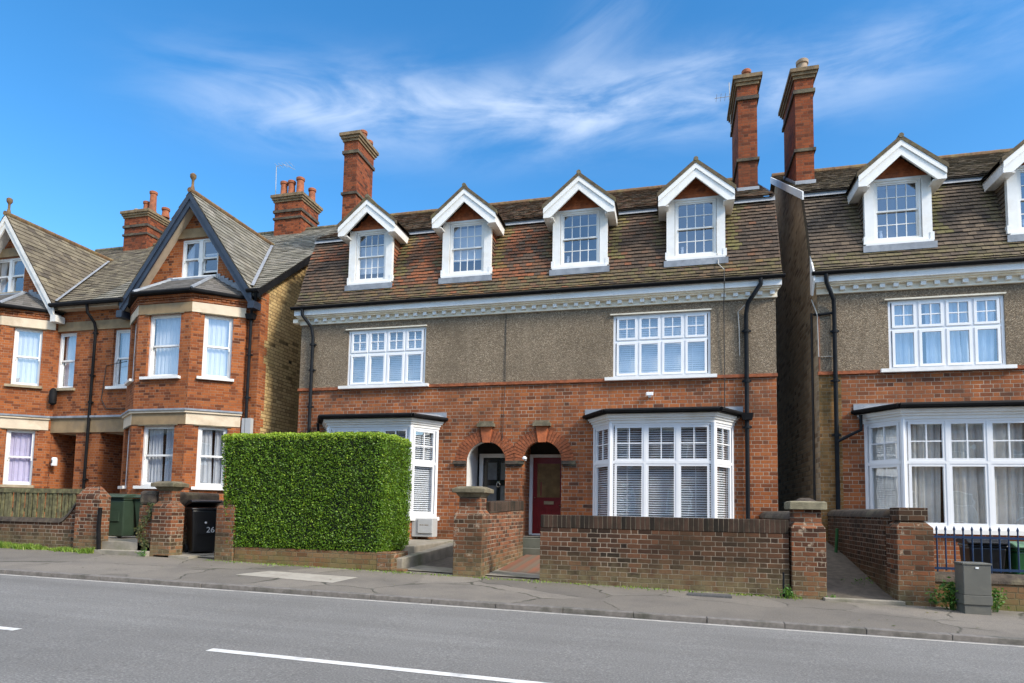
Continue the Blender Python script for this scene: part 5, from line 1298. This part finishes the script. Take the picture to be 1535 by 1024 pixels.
wheelie('wheelie_bin', (4.98, -2.95, -.06), R(-8), 'binblack', 'binblack', 'black wheelie bin behind the blue railing', .95, .5, .6)
wheelie('wheelie_bin', (5.58, -2.95, -.06), R(4), 'binvivid', 'binlidgreen', 'bright green wheelie bin with a dusty lid behind the blue railing', .9, .58, .62)

# ------------------------------------------------------------------ small street things
H = thing('street_cabinet', (4.17, -4.6, gz(4.2) - .01), 'grey-green metal street cabinet standing on the pavement before the low wall', 'cabinet')
mb = MB(); mb.box(4.01, 4.35, -4.7, -4.42, .18, .6).build('cabinet_body', 'cabinet', H, bev=.008)
MB().box(4.0, 4.36, -4.71, -4.41, .602, .63).build('lid', 'cabinet', H, bev=.006)
MB().box(4.005, 4.355, -4.706, -4.414, .05, .178).build('lower_panel', 'cabinet', H, bev=.005); MB().box(4.02, 4.34, -4.69, -4.42, -.3, .048).build('plinth', 'cabinet', H)
MB().box(4.16, 4.2, -4.708, -4.7, .55, .575).build('badge', 'text', H)
tag(MB().tube([(1.72, -4.3, -.1), (1.72, -4.3, .36)], .016, 8).build('short_post', 'pipe', loc=(1.72, -4.3, 0), smooth=True), 'short thin dark blue post standing at the right end of the long wall', 'post')
tag(MB().tube([(3.22, -1.1, .5), (3.24, -1.15, 1.0)], .03, 8).build('green_post', 'binvivid', loc=(3.22, -1.1, .5), smooth=True), 'green plastic post leaning on the stained passage wall', 'post')
H = thing('meter_box', (-5.9, -.45, .6), 'grey utility meter box mounted below the left bay window', 'meter box')
MB().box(-6.1, -5.55, -.62, -.3, .55, 1.0).build('casing', 'metergrey', H, bev=.012); MB().box(-5.93, -5.56, -.65, -.62, .64, .985).build('door', 'metergrey', H, bev=.006)
l_ = MB()
for i, w_ in enumerate((.05, .035, .06, .03)): l_.box(-5.88 + i * .065, -5.88 + i * .065 + w_, -.653, -.65, .83, .845)
l_.build('label_print', 'metrelabel', H); MB().box(-6.05, -6.0, -.5, -.42, .3, .55).build('leg', 'concrete', H)
H = thing('door_camera', (-3.42, -.08, 2.5), 'small white camera fixed between the two porch arches', 'camera')
MB().lathe((-3.42, -.12, 2.46), [(.02, 0), (.055, .02), (.055, .06), (.02, .09)], 12).build('camera_housing', 'upvc', H, True); MB().box(-3.45, -3.4, -.1, .0, 2.45, 2.48).build('bracket', 'upvc', H)
H = thing('security_light', (-.45, -.05, 4.0), 'small white security light on the brickwork above the right bay', 'security light')
MB().box(-.53, -.37, -.12, -.05, 3.97, 4.05).build('lamp', 'upvc', H, bev=.01); MB().box(-.48, -.42, -.05, .0, 3.94, 3.99).build('bracket', 'upvc', H)
H = thing('number_plaque', (-18.0, -.03, 2.43), 'white house number plaque beside the far left doorway', 'sign')
MB().lathe((-17.98, -.03, 2.3), [(.075, 0), (.08, .02), (.08, .2), (.06, .25)], 14).build('plate', 'upvc', H)
text('8', .14, 'black', H, (.02, -.09, -.05), (R(90), 0, 0))
H = thing('wall_lamp', (-18.1, -.08, 4.47), 'black oval lamp hanging on the brick corner above the far left doorway', 'wall lamp')
MB().lathe((-18.06, -.16, 4.12), [(.03, 0), (.1, .06), (.1, .42), (.06, .5), (.02, .53)], 12).build('shade', 'black', H, True); MB().box(-18.08, -18.04, -.12, .0, 4.55, 4.6).build('bracket', 'black', H)
def aerial(loc, label, h, yag=True):
    x, y, z = loc; H = thing('tv_aerial', loc, label, 'aerial', 'rooftop aerials')
    MB().tube([(x, y, z), (x - .05, y, z + h)], .012, 6).build('mast', 'palecable', H)
    b = MB().tube([(x - .45 if yag else x - .1, y, z + h * .72), (x + .2, y, z + h * .72)] if yag else [(x - .05, y, z + h), (x + .3, y, z + h + .02), (x + .75, y, z + h - .22)], .008, 6)
    for i in range(5): xx = (x - .4 + i * .12) if yag else x + .0 + i * .15; zz = z + h * .72 if yag else z + h; b.tube([(xx, y - .18, zz), (xx, y + .18, zz)], .005, 5)
    b.build('boom', 'palecable', H)
aerial((1.72, 3.3, 12.2), 'thin television aerial on the tall right-hand chimney of the house pair', 1.5)
aerial((-14.35, 4.9, 12.0), 'thin bent aerial beside the four terracotta pots of the blue-gabled house', 2.0, False)
# ------------------------------------------------------------------ houses across the street (seen in the window panes)
def opposite(x0, x1, label, body):
    y = -25.0; H = thing('terraced_house', ((x0 + x1) / 2, y, -.1), label, 'house', 'houses across the street'); g = F((0, y, 0), (-1, 0, 0), (0, 1, 0))
    ops = []
    w_ = (x1 - x0)
    for k in (.2, .75):
        c = -(x0 + w_ * k); ops += [(c - .6, c + .6, 1.1, 2.7), (c - .55, c + .55, 4.0, 5.4)]
    m = MB(); wall(m, g, -x1, -x0, -.8, 6.2, ops, .15); m.box(x0, x1, y - 8, y - .001, -.8, 6.2, 0) if False else None
    m.face([(x0, y, -.8), (x0, y - 8, -.8), (x0, y - 8, 6.2), (x0, y - 4, 8.9), (x0, y, 6.2)][::-1]); m.face([(x1, y, -.8), (x1, y - 8, -.8), (x1, y - 8, 6.2), (x1, y - 4, 8.9), (x1, y, 6.2)])
    m.build('brick_wall', body, H)
    r = MB(); r.hexa([(x0 - .02, y + .35, 6.1), (x1 + .02, y + .35, 6.1), (x1 + .02, y - 4, 9.0), (x0 - .02, y - 4, 9.0), (x0 - .02, y + .35, 6.22), (x1 + .02, y + .35, 6.22), (x1 + .02, y - 4, 9.12), (x0 - .02, y - 4, 9.12)], 0, (.3, .1))
    r.hexa([(x0 - .02, y - 8.3, 6.1), (x1 + .02, y - 8.3, 6.1), (x1 + .02, y - 4, 9.0), (x0 - .02, y - 4, 9.0), (x0 - .02, y - 8.3, 6.22), (x1 + .02, y - 8.3, 6.22), (x1 + .02, y - 4, 9.12), (x0 - .02, y - 4, 9.12)], 0, (.3, .1))
    R_ = r.build('roof', 'slate', H); MB().box(x0 + .2, x0 + .9, y - 4.4, y - 3.6, 8.3, 10.2).build('chimney', 'brick_chim', R_)
    for o_ in ops:
        s = MB().frame(g, o_[0], o_[1], -.16, -.1, o_[2], o_[3], .07).fbox(g, o_[0] + .07, o_[1] - .07, -.15, -.1, (o_[2] + o_[3]) / 2 - .03, (o_[2] + o_[3]) / 2 + .03)
        w = s.build('window', 'white', H); MB().fquad(g, o_[0] + .03, o_[1] - .03, -.135, o_[2] + .03, o_[3] - .03).build('pane', 'greyglass', w)
    d = MB().fbox(g, -(x0 + w_ * .47) - .45, -(x0 + w_ * .47) + .45, -.02, .03, -.1, 2.0).build('front_door', 'redpaint', H)
opp = [(-22, -16, 'brick_vic'), (-16, -10, 'brick_main'), (-10, -4, 'brick_vic'), (-4, 2, 'brick_main'), (2, 8, 'brick_vic'), (8, 14, 'brick_main')]
opp += [(14 + 6 * k, 20 + 6 * k, ('brick_vic', 'brick_main')[k % 2]) for k in range(4)] + [(-28 - 6 * k, -22 - 6 * k, ('brick_main', 'brick_vic')[k % 2]) for k in range(3)]
for i, (a, b, m_) in enumerate(opp): opposite(a, b, 'two-storey terraced brick house across the street, reflected in the window panes', m_)

# ------------------------------------------------------------------ sky and light
SUN_DIR = V((.80, -.34, .62)).normalized()
SAT, SEED = 1.32, 10.6
w = bpy.data.worlds.new('World'); sc.world = w; w.use_nodes = True; t = w.node_tree; t.nodes.clear(); a = NT(t)
out = a.n('ShaderNodeOutputWorld'); bg = a.n('ShaderNodeBackground')
sky = a.n('ShaderNodeTexSky'); sky.sky_type = 'NISHITA'; sky.sun_disc = False
sky.sun_elevation = math.asin(SUN_DIR.z); sky.sun_rotation = math.atan2(SUN_DIR.x, SUN_DIR.y)
sky.air_density = 1.0; sky.dust_density = .4; sky.ozone_density = 2.5
hs = a.n('ShaderNodeHueSaturation', {'Hue': .497, 'Saturation': SAT, 'Value': 1.0, 'Color': sky.outputs[0]}).outputs[0]
dirv = a.n('ShaderNodeTexCoord').outputs['Generated']; s = a.sep(dirv)
az = a.m('ARCTAN2', s[0], s[1]); el = a.m('ARCSINE', s[2])
# streaky cirrus over the roofs
arc = a.m('MULTIPLY', a.m('COSINE', a.m('MULTIPLY', az, 2.0)), .045)
e1 = a.m('SUBTRACT', a.m('SUBTRACT', el, arc), a.m('MULTIPLY', az, .02))
st = a.noise(a.comb(a.m('MULTIPLY', az, 3.2), a.m('MULTIPLY', e1, 13.0), 3.7 + SEED), 1.35, 9, .56, .55)
br = a.noise(a.comb(a.m('MULTIPLY', az, 2.6), a.m('MULTIPLY', e1, 6.0), 8.3 + SEED), 1.3, 6, .5, .4)
cv = a.m('ADD', a.m('MULTIPLY', st, .62), a.m('MULTIPLY', br, .5))
band = a.m('POWER', 2.718, a.m('MULTIPLY', a.m('POWER', a.m('DIVIDE', a.m('SUBTRACT', a.m('SUBTRACT', el, arc), .545), .047), 2.0), -1.0))
wl = a.m('MULTIPLY', a.rng(az, -.92, -.5, 0, 1, True), a.rng(az, .45, .02, .38, 1, True))
c1 = a.m('MULTIPLY', a.m('MULTIPLY', a.rng(cv, .45, .78, 0, 1, True), band), wl)
n2 = a.noise(a.comb(a.m('MULTIPLY', a.m('SUBTRACT', az, a.m('MULTIPLY', el, 1.2)), 7.0), a.m('MULTIPLY', a.m('ADD', el, a.m('MULTIPLY', az, -.35)), 16.0)), 1.0, 6, .55, .4)
b2 = a.m('POWER', 2.718, a.m('MULTIPLY', a.m('POWER', a.m('DIVIDE', a.m('SUBTRACT', el, a.m('ADD', .73, a.m('MULTIPLY', az, .5))), .045), 2.0), -1.0))
c2 = a.m('MULTIPLY', a.m('MULTIPLY', a.rng(n2, .38, .7), b2), a.m('MULTIPLY', a.rng(az, -.26, -.12, 0, 1, True), a.rng(az, .04, -.06, 0, 1, True)))
cl = a.m('ADD', a.m('MULTIPLY', c1, .82), a.m('MULTIPLY', c2, .26), clamp=True)
# broad bright cloud added out of view behind the camera to light the facades
bk = a.m('MULTIPLY', a.rng(s[1], .12, -.3, 0, 1, True), a.rng(s[2], .6, .82, .07, 1, True))
n3 = a.noise(dirv, 2.6, 7, .6)
fill_cloud = a.m('MULTIPLY', bk, a.rng(n3, .36, .62, .25, 1))
col = a.mix(cl, hs, (CLOUD := (3.4, 3.9, 4.7)))
col = a.mix(a.m('MULTIPLY', fill_cloud, .9), col, (FILL_CLOUD := (19, 18.5, 17.8)))
a.set(bg.inputs[0], col); bg.inputs[1].default_value = .15
t.links.new(bg.outputs[0], out.inputs[0])
ld = bpy.data.lights.new('sun', 'SUN'); ld.energy = 2.7; ld.angle = R(12); ld.color = (1, .91, .77)
lo = bpy.data.objects.new('sun', ld); COL.objects.link(lo); lo.location = SUN_DIR * 40; lo.rotation_euler = (-SUN_DIR).to_track_quat('-Z', 'Y').to_euler()

# ------------------------------------------------------------------ camera
cd = bpy.data.cameras.new('camera'); cam = bpy.data.objects.new('camera', cd); COL.objects.link(cam); sc.camera = cam
cd.sensor_width = 36; cd.sensor_fit = 'HORIZONTAL'; cd.lens = 937 / 1535 * 36; cd.shift_y = (692 - 512) / 1535; cd.shift_x = 0
cd.clip_end = 3000; cd.clip_start = .05
Rm = ((.96966492, 0, -.244438), (.24368756, .07829841, .96668802), (.01913911, -.99692997, .07592322))   # world = Rm @ (right, down, forward)
mw = Matrix.Identity(4)
for i in range(3): mw[i][0] = Rm[i][0]; mw[i][1] = -Rm[i][1]; mw[i][2] = -Rm[i][2]
mw.translation = V((0, -14.88, 1.26)); cam.matrix_world = mw
vs = sc.view_settings; sc.display_settings.display_device = 'sRGB'; vs.view_transform = 'Standard'; vs.look = 'None'; vs.exposure = .85; vs.gamma = 1
sc.cycles.max_bounces = 8; sc.cycles.transparent_max_bounces = 16; sc.cycles.use_denoising = True
